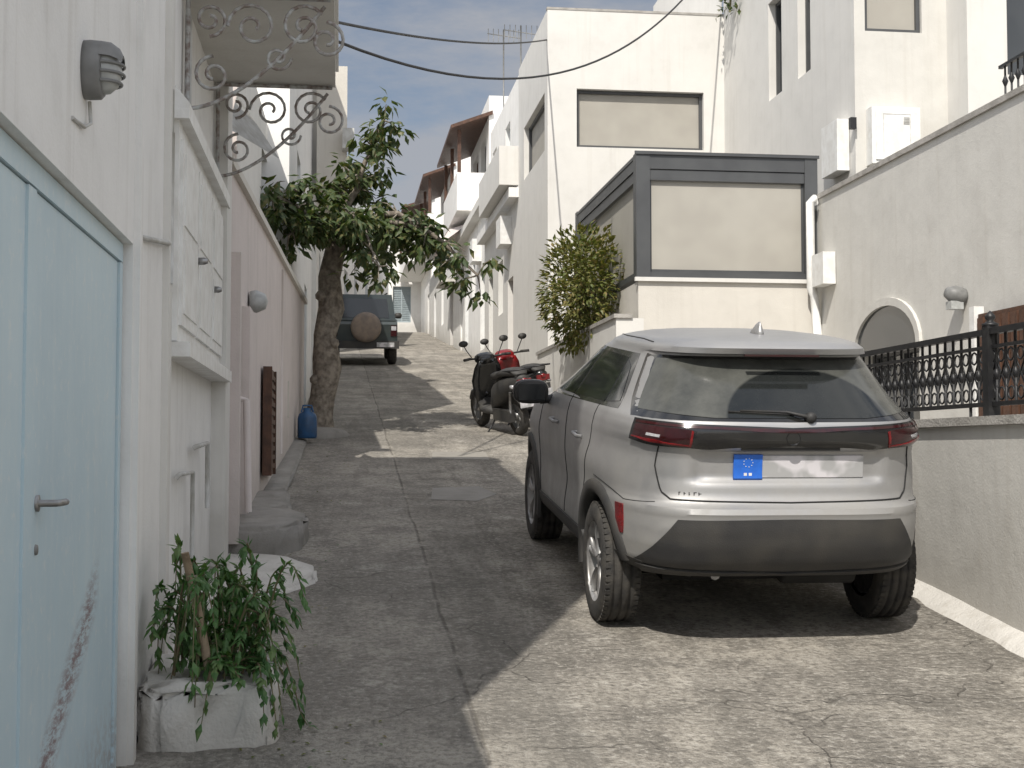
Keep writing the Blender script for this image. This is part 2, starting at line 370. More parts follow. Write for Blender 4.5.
b.lathe([(.074,.055),(.07,.085),(.05,.112),(.025,.122),(0,.125)],(0,0,0),(0,0,1),'lampglass',24,T)
for k in (-.04,-.013,.014,.041):
    b.tube([(k,.078*math.sin(t)*math.sqrt(max(0,1-(k/.085)**2)),.062+.072*math.cos(t)*math.sqrt(max(0,1-(k/.085)**2))) for t in [i*.314-1.57 for i in range(11)]],.005,'lampg',6,T=T)
hv=[];hf=[]
for i in range(13):
    a=math.pi*(.62+i/12*.76)
    for r,z in ((.088,.055),(.084,.09),(.066,.118),(.045,.13)): hv.append((r*math.cos(a),r*math.sin(a),z))
for i in range(12):
    for k in range(3): q=i*4+k; hf.append((q,q+1,q+5,q+4))
b.add(hv,hf,'lampg',True,T)
b.tube([(-.79,4.40,2.94),(-.785,4.40,2.87),(-.79,4.32,2.84),(-.797,4.16,2.83)],.006,'wpaintg')
b.finish()

# ------------------------------------------------------------------ old white house with balcony
b=B('white_house')
b.wall((-.82,6.42),(-.82,9.32),-.5,8.5,'white'); b.wall((-.82,9.32),(-6,9.32),-.5,8.5,'white')  # unseen top raised so the house shadow reaches the car side
b.quad((-.82,6.42,8.5),(-.82,9.32,8.5),(-6,9.32,8.5),(-6,6.42,8.5),'white')
b.box(-.82,-.77,6.62,8.98,2.36,3.42,'wpaint')
for k in range(3):
    a=6.68+k*.77
    b.box(-.77,-.755,a,a+.72,2.44,3.34,'wpaint')
    b.box(-.755,-.748,a+.06,a+.66,2.50,2.86,'wpaint'); b.box(-.755,-.748,a+.06,a+.66,2.93,3.28,'wpaint')
b.box(-.82,-.70,6.55,9.05,2.28,2.35,'wpaint')
b.lathe([(0,0),(.02,0),(.02,.03),(.012,.05),(0,.05)],(-.755,7.42,2.85),(1,0,0),'steel'); b.lathe([(0,0),(.02,0),(.02,.03),(.012,.05),(0,.05)],(-.755,8.3,2.80),(1,0,0),'steel')
b.box(-.82,-.72,6.58,9.05,3.42,3.47,'wpaint')
b.add([(-.82,6.6,3.62),(-.72,6.6,3.50),(-.72,9.05,3.50),(-.82,9.05,3.62),(-.82,6.6,3.47),(-.72,6.6,3.47),(-.72,9.05,3.47),(-.82,9.05,3.47)],[(0,1,2,3),(1,5,6,2),(0,4,5,1),(3,2,6,7)],'wpaint')
b.tube([(-.79,7.6,1.85),(-.77,7.6,1.86),(-.77,8.2,1.88),(-.77,8.22,1.5)],.014,'wpaintg'); b.tube([(-.79,7.15,4.1),(-.79,7.15,3.6)],.018,'wpaintg')
b.tube([(-.80,6.9,1.7),(-.78,6.9,1.72),(-.78,7.5,1.72),(-.78,7.5,1.2)],.012,'wpaintg')
b.box(-.82,-.73,8.95,9.30,.6,8.4,'white2')
b.finish()
b=B('balcony')
b.box(-.82,-.04,7.05,8.95,4.22,4.34,'grey'); b.box(-.82,-.02,7.0,9.0,4.34,4.40,'white')
for yy in (7.12,8.88):
    b.tube([(-.8,yy,4.2),(-.06,yy,4.2)],.014,'wiron',6)
    b.tube([(-.79,yy,4.2),(-.79,yy,3.55)],.014,'wiron',6)
    pts=[(-.79+ .70*t,yy,3.6+.56*(t**1.7)) for t in [i/14 for i in range(15)]]
    b.tube(pts,.011,'wiron',6)
    b.tube(spiral((-.20,yy,4.05),.12,.02,math.pi*.2,1.6),.010,'wiron',6)
    b.tube(spiral((-.46,yy,4.04),.13,.02,math.pi*1.0,-1.6),.010,'wiron',6)
    b.tube(spiral((-.66,yy,3.78),.10,.02,math.pi*.5,1.5),.010,'wiron',6)
    b.tube(spiral((-.68,yy,4.07),.09,.02,math.pi*1.5,1.5),.010,'wiron',6)
    b.tube(spiral((-.33,yy,3.88),.07,.015,0,-1.4),.009,'wiron',6)
    b.tube(spiral((-.08,yy,3.98),.10,.02,math.pi*.5,-1.5),.010,'wiron',6)
for k in range(8):
    yy=7.05+k*.27
    b.tube([(-.06,yy,4.4),(-.06,yy,5.2)],.01,'wiron',6)
b.tube([(-.06,7.02,5.2),(-.06,8.98,5.2)],.018,'wiron',6)
b.finish()

# ------------------------------------------------------------------ pink wall and things on it
b=B('pink_wall')
b.wall((-.76,9.32),(-.47,18.2),0,3.77,'pink'); b.wall((-.47,18.2),(-.75,18.2),0,3.77,'pink')
b.wall((-.97,9.32),(-.76,9.32),0,3.77,'pink')
b.add([(-1.0,9.3,3.77),(-.72,9.3,3.77),(-.43,18.25,3.77),(-.75,18.25,3.77),(-1.0,9.3,3.83),(-.72,9.3,3.83),(-.43,18.25,3.83),(-.75,18.25,3.83)],[(0,3,2,1),(4,5,6,7),(0,1,5,4),(1,2,6,5),(2,3,7,6),(3,0,4,7)],'cream')
b.box(-.80,-.68,9.5,9.62,1.2,3.2,'pink')
b.box(-.76,-.66,10.2,10.6,1.2,2.9,'pink')
b.tube([(-.60,14.2,1.8),(-.60,14.2,3.7)],.02,'pink'); b.box(-.66,-.56,15.2,15.5,2.2,2.6,'cream')
b.tube([(-.70,9.9,2.2),(-.66,9.9,2.2),(-.64,9.9,1.4)],.025,'pink')
b.finish()
b=B('wooden_shutter')
b.box(-.655,-.60,11.9,12.75,1.62,2.56,'brown')
for k in range(11): b.box(-.60,-.585,11.96,12.69,1.68+k*.078,1.72+k*.078,'brown')
b.box(-.60,-.578,11.9,11.95,1.62,2.56,'brown'); b.box(-.60,-.578,12.70,12.75,1.62,2.56,'brown')
b.finish()
b=B('wall_lamp')
b.lathe([(0,0),(.08,0),(.09,.05),(.06,.12),(0,.14)],(-.70,10.8,3.0),(1,0,0),'lampglass',20); b.finish()
def blob(name,pts,mat,seed,sub=2,amp=.04,parent=None):
    random.seed(seed); bm=bmesh.new(); z0f,z1f,ol=pts
    bot=[bm.verts.new((x,y,g(y)+z0f)) for x,y in ol]; top=[bm.verts.new((x+rnd(.03),y+rnd(.03),g(y)+z1f+rnd(.02))) for x,y in ol]
    k=len(ol); bm.faces.new(top)
    for i in range(k): bm.faces.new((bot[i],bot[(i+1)%k],top[(i+1)%k],top[i]))
    bmesh.ops.triangulate(bm,faces=[f for f in bm.faces if len(f.verts)>4])
    bmesh.ops.bevel(bm,geom=[e for e in bm.edges if e.is_boundary==False and e.calc_face_angle(0)>.5],offset=.03,segments=3,affect='EDGES')
    bmesh.ops.subdivide_edges(bm,edges=[e for e in bm.edges if e.calc_length()>.10],cuts=2,use_grid_fill=True)
    for v in bm.verts: v.co+=Vector((rnd(amp*.3),rnd(amp*.3),rnd(amp*.3)))
    me=bpy.data.meshes.new(name); bm.to_mesh(me); bm.free(); me.materials.append(M[mat])
    for p in me.polygons: p.use_smooth=True
    o=bpy.data.objects.new(name,me); bpy.context.scene.collection.objects.link(o)
    if parent: o.parent=parent
    return o
blob('doorstep',(-.1,.05,[(-.85,8.1),(-.55,8.1),(-.28,8.35),(-.12,8.65),(-.16,8.95),(-.38,9.25),(-.85,9.4)]),'lime',3)
blob('doorstep',(-.1,.18,[(-.85,9.55),(-.45,9.5),(-.24,9.75),(-.22,10.3),(-.40,10.6),(-.85,10.6)]),'concrete',5)
blob('doorstep',(-.1,.11,[(-.85,10.6),(-.50,10.6),(-.38,11.2),(-.45,11.9),(-.85,11.9)]),'concrete',6)
blob('kerb',(-.1,.06,[(-.9,11.6),(-.52,11.6),(-.47,13),(-.40,15.5),(-.33,18.5),(-.7,18.5)]),'concrete',8)
blob('kerb',(-.1,.12,[(-.85,6.4),(-.70,6.4),(-.68,7.2),(-.66,8.2),(-.85,8.2)]),'lime',9)

# ------------------------------------------------------------------ planter and plant
blob('planter',(-.1,.24,[(-.80,5.62),(-.68,5.56),(-.40,5.60),(-.26,5.60),(-.24,5.80),(-.27,6.02),(-.38,6.12),(-.80,6.15)]),'lime',12,amp=.07)
random.seed(21)
b=B('climbing_plant')
for i in range(56):
    a=random.uniform(-2.6,2.2); base=Vector((-.50+rnd(.17),5.84+rnd(.16),g(5.85)+.24))
    dx=math.cos(a)*random.uniform(.1,.44); dy=-abs(math.sin(a))*random.uniform(.0,.34)+.1*rnd(); h=random.uniform(.08,.56); dr=random.uniform(.0,.48) if (dx>.0 or random.random()<.5) else .1
    pts=[]
    for k in range(9):
        t=k/8; pts.append(base+Vector((dx*t,dy*t,h*math.sin(t*2.3)*1.0-dr*t*t*t)))
    for p in pts: p.x=max(p.x,-.74); p.z=max(p.z,g(p.y)+.03)
    b.tube(pts,[.006-.004*k/8 for k in range(9)],'twig',5,False)
    for k in range(1,9):
        for q in range(5):
            p=pts[k-1].lerp(pts[k],random.random()); d=(pts[k]-pts[k-1]).normalized()+rv()*1.0+Vector((0,0,-.15))
            L=random.uniform(.03,.075); leaf(b,p,d,(0,0,1),L,L*.42,'plantl',random.uniform(0,.3))
b.finish()
b=B('wooden_stake'); b.tube([(-.50,5.70,.85),(-.57,5.62,1.25),(-.61,5.60,1.43)],[.020,.018,.016],'wood',8); b.finish()
b=B('dry_leaves')
for i in range(110):
    y=5.5+rnd(.6) if i<50 else random.uniform(6.5,16); x=(-.15+rnd(.35)) if i<50 else (-.15+rnd(.25)-.01*(16-y)); leaf(b,(x,y,g(y)+.006),(rnd(),rnd(),.1),(0,0,1),.03,.015,'plantl' if i%3==0 else 'bushl')
b.finish()

# ------------------------------------------------------------------ left background houses
b=B('pink_house')
b.wall((-6,12.6),(-.95,12.6),0,5.75,'pink'); b.wall((-.95,12.6),(-.80,21),0,5.75,'white2',[(3.0,4.0,4.1,5.3,'wwindow')]); b.quad((-.95,12.6,5.75),(-.8,21,5.75),(-6,21,5.75),(-6,12.6,5.75),'white')
b.box(-2,-.85,12.4,12.6,5.6,5.72,'cream'); 
b.add([(-.95,11.6,4.55),(-.55,12.3,4.45),(-.95,12.6,5.1)],[(0,1,2),(2,1,0)],'wpaintg')
b.finish()
b=B('white_house')
b.wall((-7,16.5),(-.62,16.5),0,9.3,'white'); b.wall((-.62,16.5),(-.50,24),0,9.3,'white',[(2,3,4.6,5.9,'bluew'),(4.6,5.5,2.3,4.4,'bluew')]); b.quad((-.62,16.5,9.3),(-.5,24,9.3),(-7,24,9.3),(-7,16.5,9.3),'white')
b.finish()
b=B('white_house')
b.wall((-7,24),(-.42,24),0,8.6,'white2'); b.wall((-.42,24),(-.30,36),0,8.6,'white2',[(2,2.9,3.6,5.6,'blue'),(6,7,4.5,6,'bluew')]); b.wall((-.3,36),(-7,36),0,8.6,'white')
b.quad((-.42,24,8.6),(-.3,36,8.6),(-7,36,8.6),(-7,24,8.6),'white')
b.box(-.42,.10,23.6,27,6.4,6.55,'cream'); b.box(-.42,.10,23.6,23.75,6.55,8.5,'cream'); b.box(.0,.10,23.75,27,6.55,7.5,'cream')
b.box(.02,.22,23.3,23.6,7.0,7.35,'wpaintg')
b.finish()
b=B('white_house')
b.wall((-7,40),(-.1,40),3,13,'white2'); b.wall((-.1,40),(2.1,60),3,11.0,'white',[(2,3,5.3,7.4,'blue'),(5,6,6.8,8,'bluew'),(9,10,6.2,8.3,'blue'),(13,14.2,6.6,8.6,'bluew')]); b.quad((-.1,40,11.0),(2.1,60,11.0),(-7,60,11.0),(-7,40,11.0),'white')
b.finish()
b=B('blue_shuttered_house')
b.wall((-6,68),(12,68),5,12.6,'white',[(5.2,6.3,8.6,10.4,'bluew'),(6.9,7.9,7.0,9.6,'blue'),(8.6,9.5,8.2,10,'bluew')])
b.quad((-6,68,12.6),(12,68,12.6),(12,76,12.6),(-6,76,12.6),'white'); b.finish()

# ------------------------------------------------------------------ right: retaining wall, terrace, railing
b=B('retaining_wall')
b.wall((3.6,16.9),(3.6,-6),-1.5,1.98,'grey'); b.box(3.57,3.86,-6,16.88,1.98,2.03,'stone')
b.finish()
b=B('painted_kerb')
ys=[i*.2 for i in range(-15,84)]
random.seed(4)
vs=[];fs=[]
for i,y in enumerate(ys):
    w=.07+random.random()*.03; vs+= [(3.6,y,g(y)+.065+rnd(.01)),(3.6-w*.55,y,g(y)+.045+rnd(.01)),(3.6-w*1.1,y,g(y)+.02),(3.6-w*1.5,y,g(y)-.01)]
for i in range(len(ys)-1):
    for k in range(3): a=i*4+k; fs.append((a,a+1,a+5,a+4))
b.add(vs,fs,'lime',True); b.finish()
b=B('terrace'); b.quad((3.62,-6,2.0),(9,-6,2.0),(9,17,2.0),(3.62,17,2.0),'concrete'); b.finish()
b=B('iron_railing')
X=3.70
b.box(X-.025,X+.025,1.5,14,2.50,2.535,'iron'); b.box(X-.012,X+.012,1.5,14,2.42,2.44,'iron'); b.box(X-.015,X+.015,1.5,14,2.09,2.115,'iron')
y=1.5
k=0
while y<14:
    b.tube([(X,y,2.03 if k%8==0 else 2.1),(X,y,2.5)],.009,'iron',6)
    b.lathe([(.009,-.03),(.02,-.01),(.02,.01),(.009,.03)],(X,y,2.27),(0,0,1),'iron',8)
    for zz in (2.16,2.375): 
        b.tube([(X,y+.055+.035*math.cos(t),zz+.035*math.sin(t)) for t in [i*math.pi/6 for i in range(13)]],.006,'iron',5,False)
    b.tube([(X,y+.01,2.2),(X,y+.055,2.27),(X,y+.10,2.2)],.006,'iron',5); b.tube([(X,y+.01,2.34),(X,y+.055,2.27),(X,y+.10,2.34)],.006,'iron',5)
    y+=.11; k+=1
for yy in (7.4,11.0,4.0):
    b.box(X-.035,X+.035,yy-.035,yy+.035,2.03,2.55,'iron')
    b.lathe([(.045,0),(.05,.012),(.03,.02),(.018,.03),(.03,.045),(.03,.06),(.012,.08),(0,.09)],(X,yy,2.55),(0,0,1),'iron',12)
b.finish()
b=B('courtyard_wall')
b.wall((6.1,16.9),(6.1,2),1.5,5.06,'beige',[(1.35,3.1,2.0,2.98,'window',.25)]); b.quad((6.1,16.9,5.06),(6.1,2,5.06),(6.4,2,5.06),(6.4,16.9,5.06),'beige')
b.box(6.07,6.42,2,16.88,5.062,5.12,'stone')
cy=16.9-2.225; R0=.875
for k in range(16):
    a0=math.pi*k/16;a1=math.pi*(k+1)/16
    p=[(6.095,cy+R0*math.cos(a),2.98+.48*math.sin(a)) for a in (a0,a1)]; q=[(6.06,cy+(R0+.10)*math.cos(a),2.98+.57*math.sin(a)) for a in (a0,a1)]
    p2=[(6.06,v[1],v[2]) for v in p]; q2=[(6.098,v[1],v[2]) for v in q]
    b.quad(p2[0],q[0],q[1],p2[1],'beige'); b.quad(p[0],p2[0],p2[1],p[1],'beige'); b.quad(q[0],q2[0],q2[1],q[1],'beige'); b.add([(6.088,cy,2.98),p[0],p[1]],[(0,1,2)],'wglass')
b.finish()
b=B('wall_lamp')
T=Matrix.Translation((6.1,12.72,3.34))@Matrix.Rotation(math.radians(-75),4,'Y')
b.lathe([(0,0),(.08,0),(.09,.05),(.09,.12),(.05,.2),(0,.21)],(0,0,0),(0,0,1),'lampg',20,T); b.box(5.93,6.06,12.66,12.78,3.22,3.30,'lampglass'); b.finish()
b=B('garden_gate'); b.box(5.98,6.02,10.6,12.2,2.0,3.12,'brown')
for k in range(10): b.box(5.96,5.98,10.62+k*.16,10.74+k*.16,2.05,3.08,'brown')
b.box(5.95,6.05,12.22,12.32,2.0,3.2,'wpaint')
b.finish()
b=B('iron_railing')
b.box(6.2,6.24,6,12.15,5.46,5.49,'iron'); b.box(6.21,6.23,6,12.15,5.17,5.19,'iron')
for k in range(50):
    y=6.03+k*.123; b.tube([(6.22,y,5.12),(6.22,y,5.46)],.01,'iron',6); b.lathe([(.01,-.05),(.03,0),(.01,.05)],(6.22,y,5.32),(0,0,1),'iron',6)
b.finish()
b=B('enclosed_pergola')
b.wall((3.75,16.9),(6.1,16.9),.5,3.98,'cream'); b.wall((3.75,21.4),(3.75,16.9),.5,3.98,'cream')
b.box(3.70,6.1,16.85,16.9,3.98,4.03,'white2')
def fr(x0,x1,y0,y1,z0,z1,mt='frame'): b.box(x0,x1,y0,y1,z0,z1,mt)
fr(3.72,3.90,16.86,17.04,4.03,5.62); fr(5.94,6.11,16.86,17.04,4.03,5.62); fr(3.72,3.90,21.2,21.38,4.03,5.62)
fr(3.90,5.94,16.87,17.03,5.42,5.615); fr(3.90,5.94,16.885,17.02,5.28,5.41); fr(3.70,6.13,16.84,16.86,5.60,5.64)
fr(3.90,5.94,16.87,17.03,4.03,4.10)
fr(3.73,3.89,17.04,21.2,5.42,5.615); fr(3.745,3.87,17.04,21.2,5.28,5.41); fr(3.73,3.89,17.04,21.2,4.03,4.10)
fr(3.91,5.93,16.94,16.95,4.11,5.27,'screen'); fr(3.80,3.81,17.05,21.19,4.11,5.27,'screen')
fr(3.90,5.94,16.925,16.965,4.10,4.14); fr(3.90,3.93,16.93,16.96,4.14,5.28); fr(5.91,5.94,16.93,16.96,4.14,5.28)
fr(3.72,6.11,17.04,21.2,5.56,5.60)
b.finish()
b=B('downpipe')
b.tube([(6.02,16.75,5.0),(6.0,16.7,5.05),(5.95,16.7,5.0),(5.95,16.7,3.9),(6.0,16.72,3.8),(6.05,16.75,3.3)],.055,'wpaint',10)
b.box(5.93,6.09,16.2,16.6,3.9,4.3,'wpaint'); b.finish()
b=B('garden_wall')
b.wall((3.4,23.4),(3.4,16.6),.5,3.48,'white2'); b.wall((3.4,16.6),(3.75,16.6),.5,3.48,'white2'); b.box(3.37,3.60,16.57,23.4,3.48,3.53,'stone'); b.quad((3.4,16.6,3.4),(3.75,16.6,3.4),(3.75,23.4,3.4),(3.4,23.4,3.4),'ground')
b.box(3.30,3.398,18.2,19.2,2.15,2.9,'wpaintg')
b.finish()
random.seed(5)
b=B('bush')
for i in range(24):
    a=random.uniform(0,6.28); tip=Vector((3.42+.5*math.cos(a)*random.random()**.5,19.2+1.1*math.sin(a)*random.random()**.5,4.1+random.uniform(-.2,.75)))
    b.tube([(3.55,19.2,3.4),Vector((3.5,19.2,3.4)).lerp(tip,.5)+Vector((rnd(.1),rnd(.1),.1)),tip],[.02,.012,.005],'twig',5,False)
for i in range(4300):
    v=rv(); v=v*(.55+.45*random.random()) if v.length<.5 else v
    p=Vector((3.40+v.x*.58,19.0+v.y*1.3,4.12+v.z*.80+.14*math.sin(9*v.x+4*v.y)))
    if math.sin(p.x*9)*math.cos(p.z*8)+math.sin(p.y*5)<-.85: continue
    leaf(b,p,v+rv()*.8+Vector((0,0,.2)),(rnd(.5),rnd(.5),1),random.uniform(.08,.14),.055,'bushl')
b.finish()
b=B('white_apartment_building')
b.wall((3.6,23.5),(6.8,23.5),0,9.62,'white2',[(.52,2.82,7.18,8.22,'screen',.16)])
b.wall((3.6,27.4),(3.6,23.5),0,9.62,'white2',[(.8,3.55,7.18,8.22,'screen',.16)])
b.wall((9,27.4),(3.6,27.4),0,9.62,'white2'); b.quad((3.6,23.5,9.62),(9,23.5,9.62),(9,27.4,9.62),(3.6,27.4,9.62),'white')
b.box(3.59,6.8,23.49,23.6,9.62,9.66,'stone')
b.wall((6.8,23.5),(6.8,17.3),2,11.6,'white2',[(2.55,3.2,7.42,9.0,'window'),(3.95,4.5,7.4,9.0,'window')])
b.wall((6.8,17.3),(8.1,17.3),2,11.6,'beige',[(.15,.95,7.45,8.6,'screen',.12)]); b.quad((6.8,17.3,11.6),(12,17.3,11.6),(12,23.5,11.6),(6.8,23.5,11.6),'white')
b.wall((8.1,17.3),(8.1,16.7),2,11.6,'white2'); b.wall((8.1,16.7),(13,16.7),2,11.6,'white2',[(.55,1.6,6.75,8.8,'window',.15)]); b.wall((6.8,29),(6.8,23.6),6,11.6,'white2')
b.finish()
b=B('meter_cabinet')
b.box(6.95,7.62,17.1,17.298,5.62,6.38,'wpaint'); b.box(7.0,7.57,17.08,17.1,5.67,6.33,'wpaint'); b.box(6.62,6.79,17.5,18.1,5.6,6.3,'wpaint'); 
b.box(7.10,7.105,17.076,17.08,5.72,6.28,'wpaintg'); b.box(7.47,7.475,17.076,17.08,5.72,6.28,'wpaintg'); b.box(7.10,7.475,17.076,17.08,6.275,6.28,'wpaintg')
for k in range(5): b.box(7.38,7.46,17.07,17.08,6.15+k*.02,6.16+k*.02,'wpaintg')
b.box(6.70,6.78,17.2,17.28,6.1,6.25,'iron'); b.finish()
random.seed(9); b=B('hanging_creeper')
for i in range(260):
    z=9.4+random.random()*1.6; leaf(b,(6.62+rnd(.14),22.6+rnd(.3),z),rv(),(0,0,1),.12,.07,'leaf')
b.tube([(6.75,22.6,11),(6.65,22.6,9.4)],.02,'twig'); b.finish()
b=B('white_house')
b.wall((3.6,34),(3.6,27.4),1,7.2,'white2',[(1.0,1.9,3.95,6.0,'bluew'),(3.0,3.9,4.9,6.1,'bluew'),(4.8,5.7,3.4,5.5,'door')]); b.box(3.4,3.62,27.42,34,7.0,7.2,'white'); b.wall((3.6,27.38),(4.5,27.38),1,7.2,'white'); b.quad((3.6,27.4,7.2),(9,27.4,7.2),(9,34,7.2),(3.6,34,7.2),'white')
b.box(3.2,3.6,27.42,31.5,7.25,8.05,'white2'); b.box(3.35,3.6,28.5,29.3,6.2,6.8,'wpaint')
b.finish()
b=B('white_house')
b.wall((4.25,32),(9,32),5,10.9,'white2'); b.wall((4.25,39),(4.25,32),5,10.9,'white',[(1,2,8.6,10.2,'window'),(4,5,8.6,10.2,'bluew')]); b.quad((4.25,32,10.9),(9,32,10.9),(9,39,10.9),(4.25,39,10.9),'white')
b.finish()
b=B('white_house')
b.wall((3.75,42),(3.75,34),2,8.3,'white',[(1,2.1,5.0,7.2,'blue'),(3.2,4.1,5.9,7.2,'bluew'),(5.5,6.7,4.5,6.6,'bluew')]); b.wall((3.75,34),(6,34),2,8.3,'white'); b.quad((3.75,34,8.3),(9,34,8.3),(9,42,8.3),(3.75,42,8.3),'white')
b.box(3.5,3.77,34,42,8.1,8.3,'white2'); b.box(3.5,3.75,36.2,37,6.9,7.5,'wpaint')
b.tube([(3.70,34.3,8),(3.70,34.3,4.2)],.04,'wpaintg')
b.finish()
def balc(name,x,y0,y1,zb,zt,zr,depth):
    b=B(name)
    b.wall((x,y1),(x,y0),zb-6,zr,'white',[((y1-y0)*.15,(y1-y0)*.45,zb+.3,zb+2.3,'door'),((y1-y0)*.6,(y1-y0)*.85,zb+.3,zb+2.3,'window')]); b.wall((x,y0),(x+5,y0),zb-6,zr,'white'); b.quad((x,y0,zr),(x+5,y0,zr),(x+5,y1,zr),(x,y1,zr),'white')
    b.box(x-depth,x-.002,y0+.2,y1-.2,zb,zb+.15,'white'); b.box(x-depth,x-depth+.12,y0+.2,y1-.2,zb+.15,zt,'white'); b.box(x-depth+.12,x-.002,y0+.2,y0+.32,zb+.15,zt,'white')
    for yy in (y0+.25,(y0+y1)/2,y1-.3): b.box(x-depth+.02,x-depth+.12,yy,yy+.1,zt,zb+2.35,'brown')
    b.add([(x-depth-.2,y0-.1,zb+2.3),(x+.1,y0-.1,zb+2.75),(x+.1,y1,zb+2.75),(x-depth-.2,y1,zb+2.3),(x-depth-.2,y0-.1,zb+2.4),(x+.1,y0-.1,zb+2.85),(x+.1,y1,zb+2.85),(x-depth-.2,y1,zb+2.4)],[(0,3,2,1),(4,5,6,7),(0,1,5,4),(1,2,6,5),(2,3,7,6),(3,0,4,7)],'brown')
    return b.finish()
balc('balcony_house',4.2,38.5,44,8.7,9.8,12.0,.9)
balc('balcony_house',4.1,50,56,9.6,10.6,13.0,.9)
balc('balcony_house',4.0,60,68,10.2,11.2,14.0,1.1)
b=B('white_house')
b.wall((3.7,60),(3.7,42),3,8.9,'white',[(2,3,6.4,8.4,'bluew'),(6,7.2,6.0,8.0,'blue'),(10,11,6.4,8.0,'bluew'),(14,15.2,5.2,7.4,'door')]); b.quad((3.7,42,8.9),(9,42,8.9),(9,60,8.9),(3.7,60,8.9),'white'); b.wall((3.7,42),(6,42),3,8.9,'white')
b.box(3.2,3.7,44,46,7.3,7.4,'grey')
b.finish()
b=B('sun_canopy'); b.add([(2.9,40,7.9),(3.75,39.6,8.5),(3.75,43,8.5),(2.9,43.4,7.9),(3.3,41.5,8.6)],[(0,1,4),(1,2,4),(2,3,4),(3,0,4)],'pink'); b.finish()
for ax_,ay_,az_ in ((4.38,36.5,13.3),(4.55,34.2,12.7)):
    b=B('tv_antenna')
    b.tube([(ax_,ay_,10.88),(ax_,ay_,az_)],.022,'lampg',6)
    b.tube([(ax_-.45,ay_,az_-.12),(ax_+.45,ay_,az_-.22)],.014,'lampg',5)
    for k in range(7): b.tube([(ax_-.42+k*.14,ay_-.01,az_-.34),(ax_-.42+k*.14,ay_+.01,az_+.02)],.010,'lampg',5)
    b.finish()
def cable(name,p,q,sag):
    p=Vector(p);q=Vector(q); b=B(name)
    b.tube([p.lerp(q,t)-Vector((0,0,sag*4*t*(1-t))) for t in [i/30 for i in range(31)]],.014,'cable',6); return b.finish()
cable('overhead_cable',(-.05,12,5.45),(6.8,23.4,10.9),1.15)
cable('overhead_cable',(-.05,12,5.62),(3.6,23.6,9.1),.12)

# ------------------------------------------------------------------ street tree
random.seed(11)
b=B('street_tree')
tz=g(17.3)
trunk=[(-.28,17.3,tz-.1),(-.27,17.3,tz+.15),(-.22,17.3,tz+.45),(-.15,17.25,tz+.85),(-.19,17.22,tz+1.25),(-.11,17.3,tz+1.6),(-.14,17.34,tz+2.0),(-.05,17.3,tz+2.4),(.04,17.3,tz+2.9)]
b.tube(trunk,[.25,.18,.155,.175,.14,.165,.14,.13,.07],'bark',12)
b.tube([(-.21+.09*math.cos(t*1.1+.5)+.045*t*.28,17.28+.09*math.sin(t*1.1+.5),tz-.05+t*.42) for t in [i*.4 for i in range(15)]],[.09]*3+[.075]*6+[.06]*6,'bark',9)
for q in ((-.30,17.2,.7),(-.08,17.15,1.15),(-.24,17.2,1.75)): b.lathe([(0,-.08),(.06,-.05),(.075,0),(.05,.05),(0,.07)],(q[0],q[1],tz+q[2]),(.2,-.3,1),'bark',10)
def branch(p0,p1,r0,lift=.15,n=8):
    p0=Vector(p0);p1=Vector(p1); pts=[p0.lerp(p1,i/n)+Vector((rnd(.03),rnd(.05),lift*math.sin(math.pi*i/n)+rnd(.02))) for i in range(n+1)]
    b.tube(pts,[r0*(1-.75*i/n) for i in range(n+1)],'bark',7); return pts
z0=tz
main=[((-.03,17.3,z0+2.6),(.56,17.2,z0+4.0),.06,.0),((-.10,17.3,z0+2.3),(-.84,15.7,z0+2.75),.055,.15),((-.10,17.3,z0+2.3),(-.62,16.1,z0+2.35),.045,.25),((-.12,17.3,z0+2.4),(-.55,16.3,z0+2.9),.04,.12),
 ((.0,17.3,z0+2.5),(1.10,17.0,z0+2.60),.065,.22),((.0,17.3,z0+2.4),(1.70,16.9,z0+2.02),.06,.45),((.0,17.3,z0+2.5),(.8,18.4,z0+2.5),.05,.3),((-.05,17.3,z0+2.5),(.2,16.2,z0+2.5),.05,.2),((.05,17.3,z0+2.7),(.2,17.6,z0+3.4),.05,.0),((0,17.3,z0+2.4),(.45,16.5,z0+2.05),.04,.35),
 ((0,17.3,z0+2.5),(1.3,17.6,z0+2.3),.05,.4)]
def leafclump(c,r,n,mat='leaf'):
    for i in range(n):
        v=rv(); v.z*=.75; p=Vector(c)+v*r
        d=Vector((v.x,v.y,v.z*.5-.45))+rv()*.6
        leaf(b,p,d,(rnd(.4),rnd(.4),1),random.uniform(.11,.20),random.uniform(.065,.105),mat,random.uniform(.05,.35))
for p0,p1,r,l in main:
    pts=branch(p0,p1,r,l)
    for i in range(3,9):
        for q in range(3):
            e=pts[i]+Vector((rnd(.26),rnd(.38),rnd(.22)-.03)); e.x=max(e.x,-.86)
            b.tube([pts[i],pts[i].lerp(e,.6)+Vector((0,0,.04)),e],[.012,.008,.004],'bark',5,False)
            leafclump(e,random.uniform(.08,.17),random.randint(8,20))
b.finish()
b=B('tree_pit'); b.lathe([(.20,.10),(.36,.06),(.40,.02),(.41,-.1)],(-.28,17.3,tz),(0,0,1),'concrete',20); b.finish()
b=B('jerrycan')
T=Matrix.Translation((-.38,16.4,g(16.4)+.06))
b.lathe([(0,0),(.105,0),(.115,.02),(.115,.24),(.10,.29),(.05,.32),(.05,.36),(0,.36)],(0,0,0),(0,0,1),'can',16,T); b.tube([(-.07,0,.31),(-.05,0,.39),(.05,0,.39),(.07,0,.31)],.012,'can',6,T=T)
b.finish()

